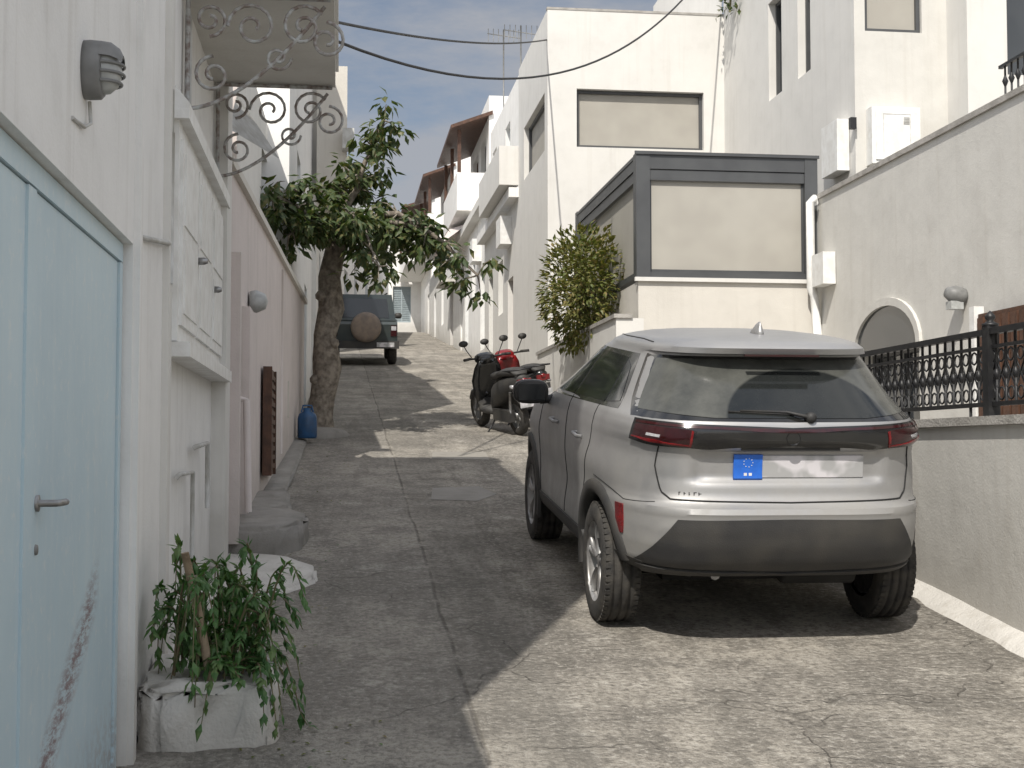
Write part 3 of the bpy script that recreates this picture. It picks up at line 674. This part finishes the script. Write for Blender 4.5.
# ------------------------------------------------------------------ the parked car
LV=[(.22,1.00,3.95,.66,5),(.30,.70,4.05,.78,5),(.36,.30,4.10,.855,5),(.40,.12,4.13,.866,5),(.46,.045,4.15,.874,5),(.55,.01,4.17,.880,5),(.64,.0,4.18,.8825,5),(.72,.003,4.18,.8825,5),(.748,.015,4.17,.881,5),(.765,.045,4.165,.880,5),(.81,.068,4.15,.878,5),
(.89,.082,4.12,.876,5),(1.00,.080,4.02,.870,5),(1.06,.066,3.75,.864,5),(1.085,.050,3.4,.860,5),(1.14,.050,3.12,.846,5),(1.185,.068,3.04,.825,4.8),(1.225,.115,2.96,.79,4.6),(1.27,.165,2.87,.758,4.5),(1.33,.235,2.73,.722,4.4),(1.42,.335,2.52,.668,4.4),(1.495,.41,2.34,.622,4.4),
(1.512,.40,2.28,.612,4.4),(1.522,.29,2.24,.608,4.2),(1.552,.275,2.16,.594,4),(1.577,.30,2.05,.568,3.7),(1.595,.38,1.92,.525,3.3),(1.612,.54,1.78,.445,3),(1.624,.80,1.6,.33,2.7),(1.630,1.05,1.4,.18,2.5)]
def lev(z):
    z=min(max(z,LV[0][0]),LV[-1][0])
    for a,c in zip(LV,LV[1:]):
        if z<=c[0]:
            t=(z-a[0])/(c[0]-a[0]); return [a[i]+(c[i]-a[i])*t for i in range(1,5)]
def sstep(a,b_,x): t=min(max((x-a)/(b_-a),0),1); return t*t*(3-2*t)
def disp(p):
    x,y,z=p
    if z<1.14:
        dd=.030*math.exp(-((z-.66)/.13)**2)*sstep(1.15,1.5,y)*(1-sstep(2.7,3.0,y))
        bu=.030*math.exp(-((z-.88)/.11)**2)*(math.exp(-((y-.80)/.5)**2)+math.exp(-((y-3.33)/.5)**2))
        x=x*(1-dd+bu)
    if y<.9 and abs(x)<.6:
        k=sstep(.86,.90,z)*(1-sstep(1.03,1.055,z))*(1-sstep(.46,.53,abs(x)))
        y+=.030*k
    if y<1.0:
        y-=.014*math.exp(-((z-.735)/.018)**2)
    return Vector((x,y,z))
def surf(phi,z):
    yr,yf,w,n=lev(z); c,s_=math.cos(phi),math.sin(phi); r=1/((abs(c)**n+abs(s_)**n)**(1/n))
    return disp((w*r*c,(yr+yf)/2+(yf-yr)/2*r*s_,z))
def prear(x,z):
    yr,yf,w,n=lev(z); a=min(abs(x)/w,.9995); return disp((x,(yr+yf)/2-(yf-yr)/2*(1-a**n)**(1/n),z))
def pfront(x,z):
    yr,yf,w,n=lev(z); a=min(abs(x)/w,.9995); return disp((x,(yr+yf)/2+(yf-yr)/2*(1-a**n)**(1/n),z))
def pside(y,z,sg):
    yr,yf,w,n=lev(z); a=min(abs(y-(yr+yf)/2)/((yf-yr)/2),.9995); p=disp((w*(1-a**n)**(1/n),y,z)); return Vector((sg*p.x,p.y,p.z))
def lerp_poly(pl,t):
    d=[0]
    for a,c in zip(pl,pl[1:]): d.append(d[-1]+math.hypot(c[0]-a[0],c[1]-a[1])+1e-9)
    s_=t*d[-1]
    for i in range(len(pl)-1):
        if s_<=d[i+1]+1e-9:
            k=(s_-d[i])/(d[i+1]-d[i]); return (pl[i][0]+(pl[i+1][0]-pl[i][0])*k,pl[i][1]+(pl[i+1][1]-pl[i][1])*k)
    return pl[-1]
CC=Vector((0,2.1,.8))
def patch(name,fn,bot,top,off,mat,parent,nu=28,nv=10,depth=.012):
    P=[];e=.002
    for j in range(nv+1):
        for i in range(nu+1):
            a=lerp_poly(bot,i/nu);c=lerp_poly(top,i/nu);u=a[0]+(c[0]-a[0])*j/nv;v=a[1]+(c[1]-a[1])*j/nv
            p=fn(u,v); du=fn(u+e,v)-fn(u-e,v); dv=fn(u,v+e)-fn(u,v-e); n=du.cross(dv)
            n=n.normalized() if n.length>1e-9 else Vector((0,-1,0))
            if n.dot(p-CC)<0: n=-n
            P.append((p+n*off,p-n*(depth)))
    bm=bmesh.new(); T=[bm.verts.new(p[0]) for p in P]; 
    W=nu+1
    for j in range(nv):
        for i in range(nu): bm.faces.new((T[j*W+i],T[j*W+i+1],T[(j+1)*W+i+1],T[(j+1)*W+i]))
    loop=[i for i in range(W)]+[j*W+nu for j in range(1,nv+1)]+[nv*W+i for i in range(nu-1,-1,-1)]+[j*W for j in range(nv-1,0,-1)]
    Lw=[bm.verts.new(P[k][1]) for k in loop]; Lt=[bm.verts.new(P[k][0]) for k in loop]
    for k in range(len(loop)):
        k2=(k+1)%len(loop); bm.faces.new((Lt[k],Lt[k2],Lw[k2],Lw[k]))
    for f in bm.faces: f.smooth=True
    bmesh.ops.recalc_face_normals(bm,faces=bm.faces)
    me=bpy.data.meshes.new(name); bm.to_mesh(me); bm.free(); me.materials.append(M[mat])
    o=bpy.data.objects.new(name,me); bpy.context.scene.collection.objects.link(o); o.parent=parent; return o
def seam(b,fn,pts,r=.004,mat='dark',n=40):
    out=[]
    for i in range(n+1):
        u,v=lerp_poly(pts,i/n); out.append(fn(u,v))
    b.tube(out,r,mat,5)
CX,CY=2.29,6.80
TC=Matrix.Translation((CX,CY,g(CY)))@Matrix.Rotation(math.atan(S),4,'X')
car=empty('parked_car')
bm=bmesh.new(); NP=220; zs=[]
for a,c in zip(LV,LV[1:]):
    k=max(1,int((c[0]-a[0])/.015)); zs+=[a[0]+(c[0]-a[0])*i/k for i in range(k)]
zs.append(LV[-1][0]); rings=[]
for z in zs: rings.append([bm.verts.new(surf(2*math.pi*i/NP,z)) for i in range(NP)])
for r0,r1 in zip(rings,rings[1:]):
    for i in range(NP):
        f=bm.faces.new((r0[i],r0[(i+1)%NP],r1[(i+1)%NP],r1[i])); f.smooth=True
        cz=(r0[i].co.z+r1[i].co.z)/2
        f.material_index=1 if cz<.43 else 0
bm.faces.new(rings[0][::-1]).material_index=1; bm.faces.new(rings[-1])
me=bpy.data.meshes.new('body'); bm.to_mesh(me); bm.free()
for k in('silver','blackp','dark'): me.materials.append(M[k])
body=bpy.data.objects.new('body',me); bpy.context.scene.collection.objects.link(body)
cut=B('cut'); AX=(.80,3.33)
for y in AX:
    for sg in(-1,1): cut.tube([(sg*.56,y,.345),(sg*1.1,y,.345)],.385,'dark',48)
co=cut.finish(); 
md=body.modifiers.new('b','BOOLEAN'); md.object=co; md.operation='DIFFERENCE'; md.solver='EXACT'
try: md.material_mode='TRANSFER'
except Exception: pass
dg=bpy.context.evaluated_depsgraph_get(); me2=bpy.data.meshes.new_from_object(body.evaluated_get(dg)); body.modifiers.clear(); body.data=me2
bpy.data.objects.remove(co); body.data.set_sharp_from_angle(angle=math.radians(38)); body.parent=car
patch('rear_window',prear,[(-.725,1.225),(-.4,1.202),(.4,1.202),(.725,1.225)],[(-.580,1.482),(-.3,1.492),(.3,1.492),(.580,1.482)],.004,'rglass',car,40,14)
patch('rear_window_surround',prear,[(-.765,1.190),(0,1.185),(.765,1.190)],[(-.600,1.502),(0,1.505),(.600,1.502)],.0015,'glossb',car,40,14,.004)
D=math.radians
patch('light_bar',surf,[(D(-90-47.5),1.080),(D(-90-40),1.055),(D(-90-26),1.052),(D(-90),1.070),(D(-90+26),1.052),(D(-90+40),1.055),(D(-90+47.5),1.080)],[(D(-90-48),1.180),(D(-90-30),1.170),(D(-90),1.155),(D(-90+30),1.170),(D(-90+48),1.180)],.012,'glossb',car,60,8)
patch('light_bar_red_strip',surf,[(D(-90-47),1.158),(D(-90-30),1.147),(D(-90),1.133),(D(-90+30),1.147),(D(-90+47),1.158)],[(D(-90-47),1.170),(D(-90-30),1.160),(D(-90),1.146),(D(-90+30),1.160),(D(-90+47),1.170)],.015,'dred',car,60,2)
for sg in(-1,1):
    a=D(-90)+sg*D(46.8); c=D(-90)+sg*D(32)
    patch('tail_lamp',surf,[(a,1.090),(c,1.066)],[(a,1.153),(c,1.140)],.015,'dred',car,12,4)
    patch('tail_lamp_strip',surf,[(a,1.090),(c,1.066)],[(a,1.097),(c,1.074)],.018,'red',car,12,2)
    patch('tail_lamp_strip',surf,[(D(-90)+sg*D(32),1.066),(D(-90)+sg*D(31.4),1.064)],[(D(-90)+sg*D(32),1.140),(D(-90)+sg*D(31.4),1.138)],.018,'red',car,3,4)
    patch('lamp_reflector',surf,[(D(-90)+sg*D(43),1.106),(D(-90)+sg*D(39.5),1.100)],[(D(-90)+sg*D(43),1.120),(D(-90)+sg*D(39.5),1.114)],.019,'lens',car,6,2)
    patch('rear_reflector',prear,[(sg*.800,.57),(sg*.822,.57)],[(sg*.803,.725),(sg*.825,.725)],.006,'red',car,4,8)
    patch('bumper_side_cladding',prear,[(sg*.70,.405),(sg*.845,.42)],[(sg*.72,.445),(sg*.855,.47)],.008,'blackp',car,10,3)
patch('bumper_insert',prear,[(-.76,.44),(0,.415),(.76,.44)],[(-.585,.69),(0,.697),(.585,.69)],.008,'blackp',car,40,10)
patch('bumper_lip',prear,[(-.70,.385),(0,.375),(.70,.385)],[(-.74,.43),(0,.41),(.74,.43)],.016,'blackp',car,40,4)
patch('number_plate',prear,[(-.15,.895),(.40,.895)],[(-.15,1.012),(.40,1.012)],.008,'plate',car,12,3)
patch('plate_country_strip',prear,[(-.29,.885),(-.14,.885)],[(-.29,1.018),(-.14,1.018)],.012,'euro',car,6,4)
b=B('plate_marks')
for k in range(9):
    a=k*math.pi*2/9; p=prear(-.215,.975); b.box(p.x+.024*math.cos(a)-.002,p.x+.024*math.cos(a)+.002,p.y-.0145,p.y-.010,p.z+.022*math.sin(a)-.002,p.z+.022*math.sin(a)+.002,'wpaint')
p=prear(-.215,.915)
for dx in (-.022,.004): b.box(-.215+dx,-.199+dx,p.y-.0145,p.y-.01,.908,.922,'wpaint')
b.finish(car)
for sg in(-1,1):
    f=lambda y,z,sg=sg: pside(y,z,sg)
    patch('front_door_window',f,[(1.88,1.195),(2.80,1.175)],[(1.88,1.475),(2.28,1.472)],.004,'glass',car,16,8)
    patch('rear_door_window',f,[(.98,1.215),(1.82,1.197)],[(1.06,1.465),(1.82,1.475)],.004,'glass',car,16,8)
    patch('quarter_window',f,[(.70,1.24),(.94,1.218)],[(.90,1.42),(1.02,1.45)],.004,'glass',car,8,6)
    patch('window_trim',f,[(.64,1.205),(2.88,1.145)],[(.88,1.495),(2.30,1.498)],.0015,'glossb',car,40,10,.004)
    patch('sill_cladding',f,[(1.16,.25),(2.96,.25)],[(1.16,.45),(2.96,.43)],.014,'blackp',car,30,5)
    b=B('body_seams')
    seam(b,f,[(1.84,.45),(1.84,1.19)]); seam(b,f,[(1.02,1.20),(1.0,.97),(1.15,.65),(1.2,.45)]); seam(b,f,[(2.86,.44),(2.9,.8),(2.86,1.14)])
    for yy in (1.25,2.15): b.tube([f(yy,.985)+Vector((sg*.0,0,0)),f(yy+.02,.988)+Vector((sg*.03,0,0)),f(yy+.17,.992)+Vector((sg*.03,0,0)),f(yy+.19,.992)],.012,'silver',8)
    b.finish(car)
    for ya in AX:
        b=B('wheel_arch'); rin,rout=.378,.455; n=40; vs=[];fs=[]
        a0,a1=(D(-14),D(170)) if ya<1 else (D(12),D(194))
        for i in range(n+1):
            a=a0+(a1-a0)*i/n
            for r,o in ((rin,-.06),(rin,.012),(rin+.02,.022),(rout-.01,.020),(rout,.0)):
                y=ya+r*math.cos(a); z=.345+r*math.sin(a); z=max(z,.235)
                yy=min(max(y,.25),4.1); p=f(yy,max(z,.42)); p=Vector((p.x+sg*o,y,z)); vs.append(p)
        for i in range(n):
            for k in range(4): q=i*5+k; fs.append((q,q+1,q+6,q+5))
        b.add(vs,fs,'blackp',True); b.finish(car)
patch('front_grille',pfront,[(-.6,.42),(.6,.42)],[(-.55,.72),(.55,.72)],.008,'blackp',car,20,8)
for sg in(-1,1):
    patch('headlamp',surf,[(D(90)-sg*D(46),.84),(D(90)-sg*D(25),.82)],[(D(90)-sg*D(47),.94),(D(90)-sg*D(27),.90)],.008,'lens',car,12,5)
patch('windscreen',pfront,[(-.74,1.17),(.74,1.17)],[(-.58,1.48),(.58,1.48)],.004,'glass',car,30,10)
b=B('tailgate_details')
seam(b,prear,[(-.665,1.06),(-.675,.95),(-.65,.82),(-.61,.785),(0,.775),(.61,.785),(.65,.82),(.675,.95),(.665,1.06)],.005,n=80)
seam(b,prear,[(-.86,.82),(-.80,.75),(-.68,.765)],.003); seam(b,prear,[(.86,.82),(.80,.75),(.68,.765)],.003)
w0=prear(.10,1.21)+Vector((0,-.03,0)); b.lathe([(0,-.03),(.025,-.03),(.03,0),(.02,.02),(0,.022)],w0,(0,-1,0),'blackp',14)
b.tube([w0+Vector((0,-.01,.0)),prear(-.02,1.235)+Vector((0,-.025,0)),prear(-.26,1.24)+Vector((0,-.02,0))],[.012,.008,.006],'blackp',6)
b.tube([prear(.02,1.223)+Vector((0,-.012,0)),prear(-.32,1.235)+Vector((0,-.012,0))],.006,'blackp',6)
for k in range(5):
    p=prear(-.57+k*.024,.815); b.box(p.x,p.x+.004,p.y-.003,p.y+.004,.806,.824,'glossb'); b.box(p.x,p.x+.016,p.y-.003,p.y+.004,.821-.006*(k%3),.824-.006*(k%3),'glossb')
b.lathe([(0,-.012),(.03,-.010),(.036,0)],prear(0.0,1.105)+Vector((0,-.016,0)),(0,-1,0),'glossb',20)
b.box(-.26,.26,prear(0,1.05).y-.004,prear(0,1.05).y+.02,1.040,1.055,'blackp')
b.loft([[(.0+w*math.cos(t),.70+l*math.sin(t)+sh,zz) for t in [i*math.pi/6 for i in range(12)]] for w,l,sh,zz in ((.035,.09,0,1.605),(.028,.07,-.005,1.635),(.012,.04,-.025,1.668),(.003,.012,-.045,1.685))],'silver')
b.box(-.20,.20,prear(0,1.515).y-.115,prear(0,1.515).y-.09,1.512,1.521,'dred')
for sg in(-1,1):
    seam(b,lambda y,z,sg=sg: pside(y,z,sg),[(.75,1.565),(1.0,1.575),(1.7,1.578),(2.0,1.565)],.004,'blackp')
b.finish(car)
for sg in(-1,1):
    b=B('door_mirror'); cx=sg*.99; cyy=2.66; cz=1.15
    rr=[]
    for t,sc in ((-.10,.55),(-.085,.9),(-.04,1),(.02,.93),(.07,.6),(.085,.25)):
        rr.append([(cx+.125*sc*(abs(math.cos(a))**.7)*math.copysign(1,math.cos(a)),cyy+t,cz+.085*sc*(abs(math.sin(a))**.7)*math.copysign(1,math.sin(a))) for a in [i*math.pi/10 for i in range(20)]])
    b.loft(rr[1:],'glossb'); b.loft([rr[1],[(x,y-.02,z) for x,y,z in rr[1]]],'blackp')
    b.box(cx-.09,cx+.09,cyy-.108,cyy-.104,cz-.055,cz+.055,'glass'); b.tube([(sg*.80,2.66,1.10),(sg*.92,2.66,1.09)],.03,'blackp',8)
    b.finish(car)
b=B('underbody')
b.box(-.62,.62,1.05,3.9,.21,.34,'dark'); b.tube([(-.30,.36,.34),(-.30,1.2,.30)],.028,'steel'); b.box(-.5,.5,.72,.90,.24,.36,'dark')
b.box(-.66,.66,.30,1.1,.40,.44,'dark')
b.lathe([(0,0),(.09,0),(.10,.02),(.10,.4),(0,.42)],(.1,.50,.36),(1,0,0),'dark',16)
for sg in(-1,1): b.tube([(sg*.5,.45,.42),(sg*.55,.8,.3)],.03,'dark',8); b.tube([(sg*.4,.52,.42),(sg*.4,.52,.30)],.012,'steel',6)
b.finish(car)
for ya in AX:
    for sg in(-1,1):
        b=B('wheel'); o=(sg*.775,ya,.335); ax=(sg,0,0)
        pr=[(.215,-.10),(.25,-.107),(.305,-.106),(.327,-.088),(.3345,-.065),(.335,-.052),(.327,-.050),(.327,-.040),(.335,-.038),(.336,-.008),(.328,-.006),(.328,.006),(.336,.008),(.335,.038),(.327,.040),(.327,.050),(.335,.052),(.3345,.065),(.327,.088),(.305,.106),(.25,.107),(.222,.10)]
        b.lathe(pr,o,ax,'rubber',56)
        for k in range(56):
            a=2*math.pi*k/56
            for s2 in(-1,1):
                c=Vector(o)+Vector((sg*s2*.080,math.cos(a)*.328,math.sin(a)*.328)); T=Matrix.Translation(c)@Matrix.Rotation(a,4,'X')
                b.box(-.014,.014,-.006,.0065,-.011,.011,'rubber',T)
        b.lathe([(.222,.10),(.228,.092),(.215,.085),(.20,.02),(.20,-.09)],o,ax,'rim',48); b.lathe([(.20,.0),(0,.0)],o,ax,'dark',32); b.lathe([(.2,-.09),(0,-.09)],o,ax,'dark',32)
        b.lathe([(0,.075),(.03,.075),(.038,.068),(.06,.06),(.062,.02)],o,ax,'rim',24)
        b.lathe([(0,.012),(.15,.012),(.15,.002)],o,ax,'steel',28)
        for k in range(5):
            for dl in (-.13,.13):
                a=2*math.pi*k/5+.3; p0=Vector(o)+Vector((sg*.062,math.cos(a)*.045,math.sin(a)*.045)); p1=Vector(o)+Vector((sg*.078,math.cos(a+dl)*.21,math.sin(a+dl)*.21))
                b.tube([p0,p0.lerp(p1,.5)+Vector((sg*.006,0,0)),p1],[.020,.017,.016],'rim',6)
        b.finish(car)
car.matrix_world=TC

# ------------------------------------------------------------------ scooters
def ell(cx,cy,cz,hw,hh,n=14,p=.8):
    return [(cx+hw*math.copysign(abs(math.cos(a))**p,math.cos(a)),cy,cz+hh*math.copysign(abs(math.sin(a))**p,math.sin(a))) for a in [i*2*math.pi/n for i in range(n)]]
def scooter(X0,Y0,rot,lean,col,tail,k_=.94):
    T=Matrix.Translation((X0,Y0,g(Y0)))@Matrix.Rotation(math.atan(S),4,'X')@Matrix.Rotation(rot,4,'Z')@Matrix.Rotation(lean,4,'Y')@Matrix.Scale(k_,4)
    b=B('parked_scooter')
    for y in (.0,1.32):
        b.lathe([(.17,-.045),(.22,-.062),(.262,-.04),(.275,0),(.262,.04),(.22,.062),(.17,.045)],(0,y,.275),(1,0,0),'rubber',32)
        b.lathe([(.175,.04),(.165,.0),(.175,-.04)],(0,y,.275),(1,0,0),'lampg',24); b.lathe([(0,.05),(.05,.05),(.05,-.05),(0,-.05)],(0,y,.275),(1,0,0),'steel',12)
        for k in range(5):
            a=k*1.257; b.tube([(0,y+.04*math.cos(a),.275+.04*math.sin(a)),(0,y+.17*math.cos(a),.275+.17*math.sin(a))],.016,'lampg',6)
    b.loft([ell(0,-.32,.80,.05,.05),ell(0,-.24,.77,.12,.085),ell(0,-.05,.70,.18,.13),ell(0,.2,.62,.19,.18),ell(0,.45,.52,.18,.20),ell(0,.58,.42,.14,.14)],tail)
    b.loft([ell(0,-.28,.86,.07,.03),ell(0,-.15,.88,.14,.055),ell(0,.1,.87,.17,.06),ell(0,.3,.82,.16,.055),ell(0,.5,.80,.14,.055),ell(0,.62,.76,.08,.04)],'blackp')
    b.loft([ell(0,.50,.30,.17,.06),ell(0,.95,.30,.17,.06),ell(0,1.05,.42,.15,.06)],'blackp')
    b.loft([[(x*w,y+abs(x)*.06*-1,z) for x,y,z in ((-1,yy,zz),(-.5,yy+.06,zz),(0,yy+.10,zz),(.5,yy+.06,zz),(1,yy,zz),(.5,yy-.04,zz),(0,yy-.03,zz),(-.5,yy-.04,zz))] for w,yy,zz in ((.12,1.10,.30),(.20,1.06,.5),(.24,1.00,.72),(.20,.95,.90),(.14,.92,1.0))],col)
    b.loft([ell(0,1.02,.50,.05,.03),ell(0,1.25,.57,.07,.04),ell(0,1.48,.50,.06,.04),ell(0,1.58,.40,.05,.03)],col)
    b.tube([(-.07,1.32,.275),(-.07,1.2,.55),(0,1.05,.75)],.022,'steel'); b.tube([(.07,1.32,.275),(.07,1.2,.55),(0,1.05,.75)],.022,'steel')
    b.loft([ell(0,.86,1.0,.12,.06),ell(0,.95,1.02,.16,.08),ell(0,1.04,1.0,.11,.06)],col)
    b.tube([(-.34,.84,1.04),(-.2,.92,1.03),(.2,.92,1.03),(.34,.84,1.04)],.014,'iron'); 
    for s_ in(-1,1):
        b.tube([(s_*.24,.89,1.04),(s_*.36,.83,1.04)],.02,'rubber'); b.tube([(s_*.2,.92,1.04),(s_*.27,.93,1.16),(s_*.30,.92,1.22)],.007,'iron',6)
        b.loft([[(s_*.31+.065*math.cos(a),yy,1.26+.045*math.sin(a)) for a in [i*math.pi/7 for i in range(14)]] for yy in (.90,.93)],'blackp')
        b.loft([ell(s_*.13,-.26,.70,.025,.025),ell(s_*.14,-.20,.70,.03,.03)],'lens')
        b.tube([(s_*.12,-.02,.30),(s_*.13,-.12,.62)],.022,'steel',8)
    b.lathe([(.035,0),(.035,.02),(0,.02)],(0,-.33,.78),(0,-1,0),'red',12); b.box(-.10,.10,-.345,-.31,.72,.80,'red')
    b.box(-.09,.09,-.36,-.34,.40,.68,'blackp'); b.box(-.11,.11,-.372,-.362,.42,.60,'plate')
    b.loft([ell(.0,-.30,.45,.08,.03),ell(0,-.12,.56,.10,.03),ell(0,.1,.58,.10,.03)],'blackp')
    b.tube([(.13,.45,.28),(.15,.2,.26),(.17,-.05,.30),(.18,-.28,.36)],[.02,.035,.055,.05],'iron',10); b.box(-.16,-.07,-.05,.5,.20,.36,'blackp')
    b.tube([(-.12,.55,.18),(-.28,.5,.01)],.012,'iron',6)
    b.tube([(-.14,.05,.90),(-.13,-.32,.93),(.13,-.32,.93),(.14,.05,.90)],.012,'iron',6)
    b.finish(T=T)
scooter(2.30,17.35,math.radians(17),math.radians(-8),'glossb','blackp')
scooter(2.68,18.3,math.radians(17),math.radians(-8),'redp','glossb')

# ------------------------------------------------------------------ dark 4x4 parked facing up the street
def offroader(X0,Y0):
    T=Matrix.Translation((X0,Y0,g(Y0)))@Matrix.Rotation(math.atan(S),4,'X')@Matrix.Translation((0,3.85,0))@Matrix.Rotation(math.pi,4,'Z')
    b=B('parked_offroad_car')
    b.prism([(0,.45),(0,.95),(.1,1.03),(1.15,1.10),(3.75,1.12),(3.85,1.0),(3.85,.45),(3.4,.40),(.4,.40)],-.80,.80,'jeep')
    vs=[(-.76,1.10,1.09),(.76,1.10,1.09),(.76,3.80,1.09),(-.76,3.80,1.09),(-.64,1.62,1.68),(.64,1.62,1.68),(.66,3.68,1.72),(-.66,3.68,1.72)]
    b.add(vs,[(0,1,5,4),(1,2,6,5),(2,3,7,6),(3,0,4,7),(4,5,6,7)],'jeep')
    b.quad((-.66,1.12,1.15),(.66,1.12,1.15),(.56,1.53,1.62),(-.56,1.53,1.62),'glass')
    b.quad((-.60,3.80,1.16),(.60,3.80,1.16),(.54,3.715,1.62),(-.54,3.715,1.62),'glass')
    for s_ in(-1,1):
        b.quad((s_*.765,1.35,1.16),(s_*.765,3.5,1.16),(s_*.675,3.4,1.60),(s_*.675,1.70,1.60),'glass')
        b.lathe([(0,.03),(.08,.02),(.095,0),(.1,-.03)],(s_*.58,-.01,.80),(0,-1,0),'lens',20)
        b.box(s_*.71-.07,s_*.71+.07,3.84,3.875,.72,.98,'dred'); b.box(s_*.71-.06,s_*.71+.06,3.875,3.88,.86,.96,'lens')
        b.loft([ell(s_*.92,1.32,1.17,.10,.08),ell(s_*.92,1.40,1.17,.09,.07)],'blackp'); b.tube([(s_*.76,1.4,1.12),(s_*.88,1.38,1.14)],.02,'blackp')
        for y in (.62,3.05):
            b.lathe([(.19,-.1),(.30,-.11),(.345,-.08),(.35,0),(.345,.08),(.30,.11),(.19,.1)],(s_*.70,y,.35),(1,0,0),'rubber',28); b.lathe([(.19,s_*.09),(.1,s_*.06),(0,s_*.07)],(s_*.70,y,.35),(1,0,0),'rim',20)
            b.tube([(s_*.70,y+.43*math.cos(t),.38+.42*math.sin(t)) for t in [i*math.pi/12 for i in range(13)]],.09,'blackp',8)
    b.box(-.42,.42,-.03,.02,.66,.92,'blackp'); b.box(-.84,.84,-.17,.02,.42,.63,'blackp')
    b.box(-.84,.84,3.84,4.0,.42,.60,'blackp'); b.box(-.72,-.30,4.002,4.01,.46,.57,'plate')
    b.lathe([(0,.24),(.26,.235),(.345,.20),(.37,.12),(.34,.02),(0,.02)],(-.04,3.86,.93),(0,1,0),'cover',32)
    b.tube([(-.55,1.8,1.71),(-.55,3.4,1.75)],.02,'blackp'); b.tube([(.55,1.8,1.71),(.55,3.4,1.75)],.02,'blackp')
    b.finish(T=T)
offroader(.58,33.2)

# ------------------------------------------------------------------ world, sun, camera
sd=Vector((-.27,-.62,.73)).normalized()
w=bpy.data.worlds.new('World'); bpy.context.scene.world=w; w.use_nodes=True; nt=w.node_tree
bg=nt.nodes['Background']; bg.inputs[1].default_value=.145
sky=N(nt,'ShaderNodeTexSky'); sky.sky_type='NISHITA'; sky.sun_disc=False; sky.sun_elevation=math.asin(sd.z); sky.sun_rotation=math.atan2(sd.x,sd.y)%(2*math.pi)
sky.air_density=1.0; sky.dust_density=1.5; sky.ozone_density=1.2
tc=N(nt,'ShaderNodeTexCoord'); mp=N(nt,'ShaderNodeMapping'); mp.inputs['Scale'].default_value=(2.2,2.2,7); mp.inputs['Rotation'].default_value=(0,.35,.2); nt.links.new(tc.outputs['Generated'],mp.inputs[0])
nz=noise(nt,mp.outputs[0],1.9,7,.62)
sx=N(nt,'ShaderNodeSeparateXYZ'); nt.links.new(tc.outputs['Generated'],sx.inputs[0])
north=ramp(nt,mathn(nt,'SUBTRACT',sx.outputs[1],mathn(nt,'MULTIPLY',sx.outputs[2],.3)),.2,.8,0,1)
deep=mixc(nt,mathn(nt,'MULTIPLY',north,.42),sky.outputs[0],(.0,.0,.0))
cloud_fillc=mixc(nt,north,(7.2,7.2,7.3),(2.75,2.85,3.1))  # bright cloud out of view added for ambient fill, duller cloud ahead
col=mixc(nt,ramp(nt,nz,.36,.58,.12,.9),deep,cloud_fillc)
nt.links.new(col,bg.inputs[0])
L=bpy.data.lights.new('sun','SUN'); L.energy=4.4; L.angle=math.radians(.5); L.color=(1,.95,.87)
so=bpy.data.objects.new('sun',L); bpy.context.scene.collection.objects.link(so); so.rotation_euler=sd.to_track_quat('Z','Y').to_euler(); so.location=(0,0,30)
cam=bpy.data.cameras.new('camera'); cam.sensor_width=36; cam.lens=1365*36/1024; cam.clip_end=2000; cam.clip_start=.05
c=bpy.data.objects.new('camera',cam); bpy.context.scene.collection.objects.link(c); c.location=(0,0,1.84)
c.rotation_euler=(math.pi/2+math.radians(2.77),0,math.radians(-7.2)); bpy.context.scene.camera=c
sc=bpy.context.scene; sc.view_settings.view_transform='Standard'; sc.view_settings.look='None'; sc.view_settings.exposure=0
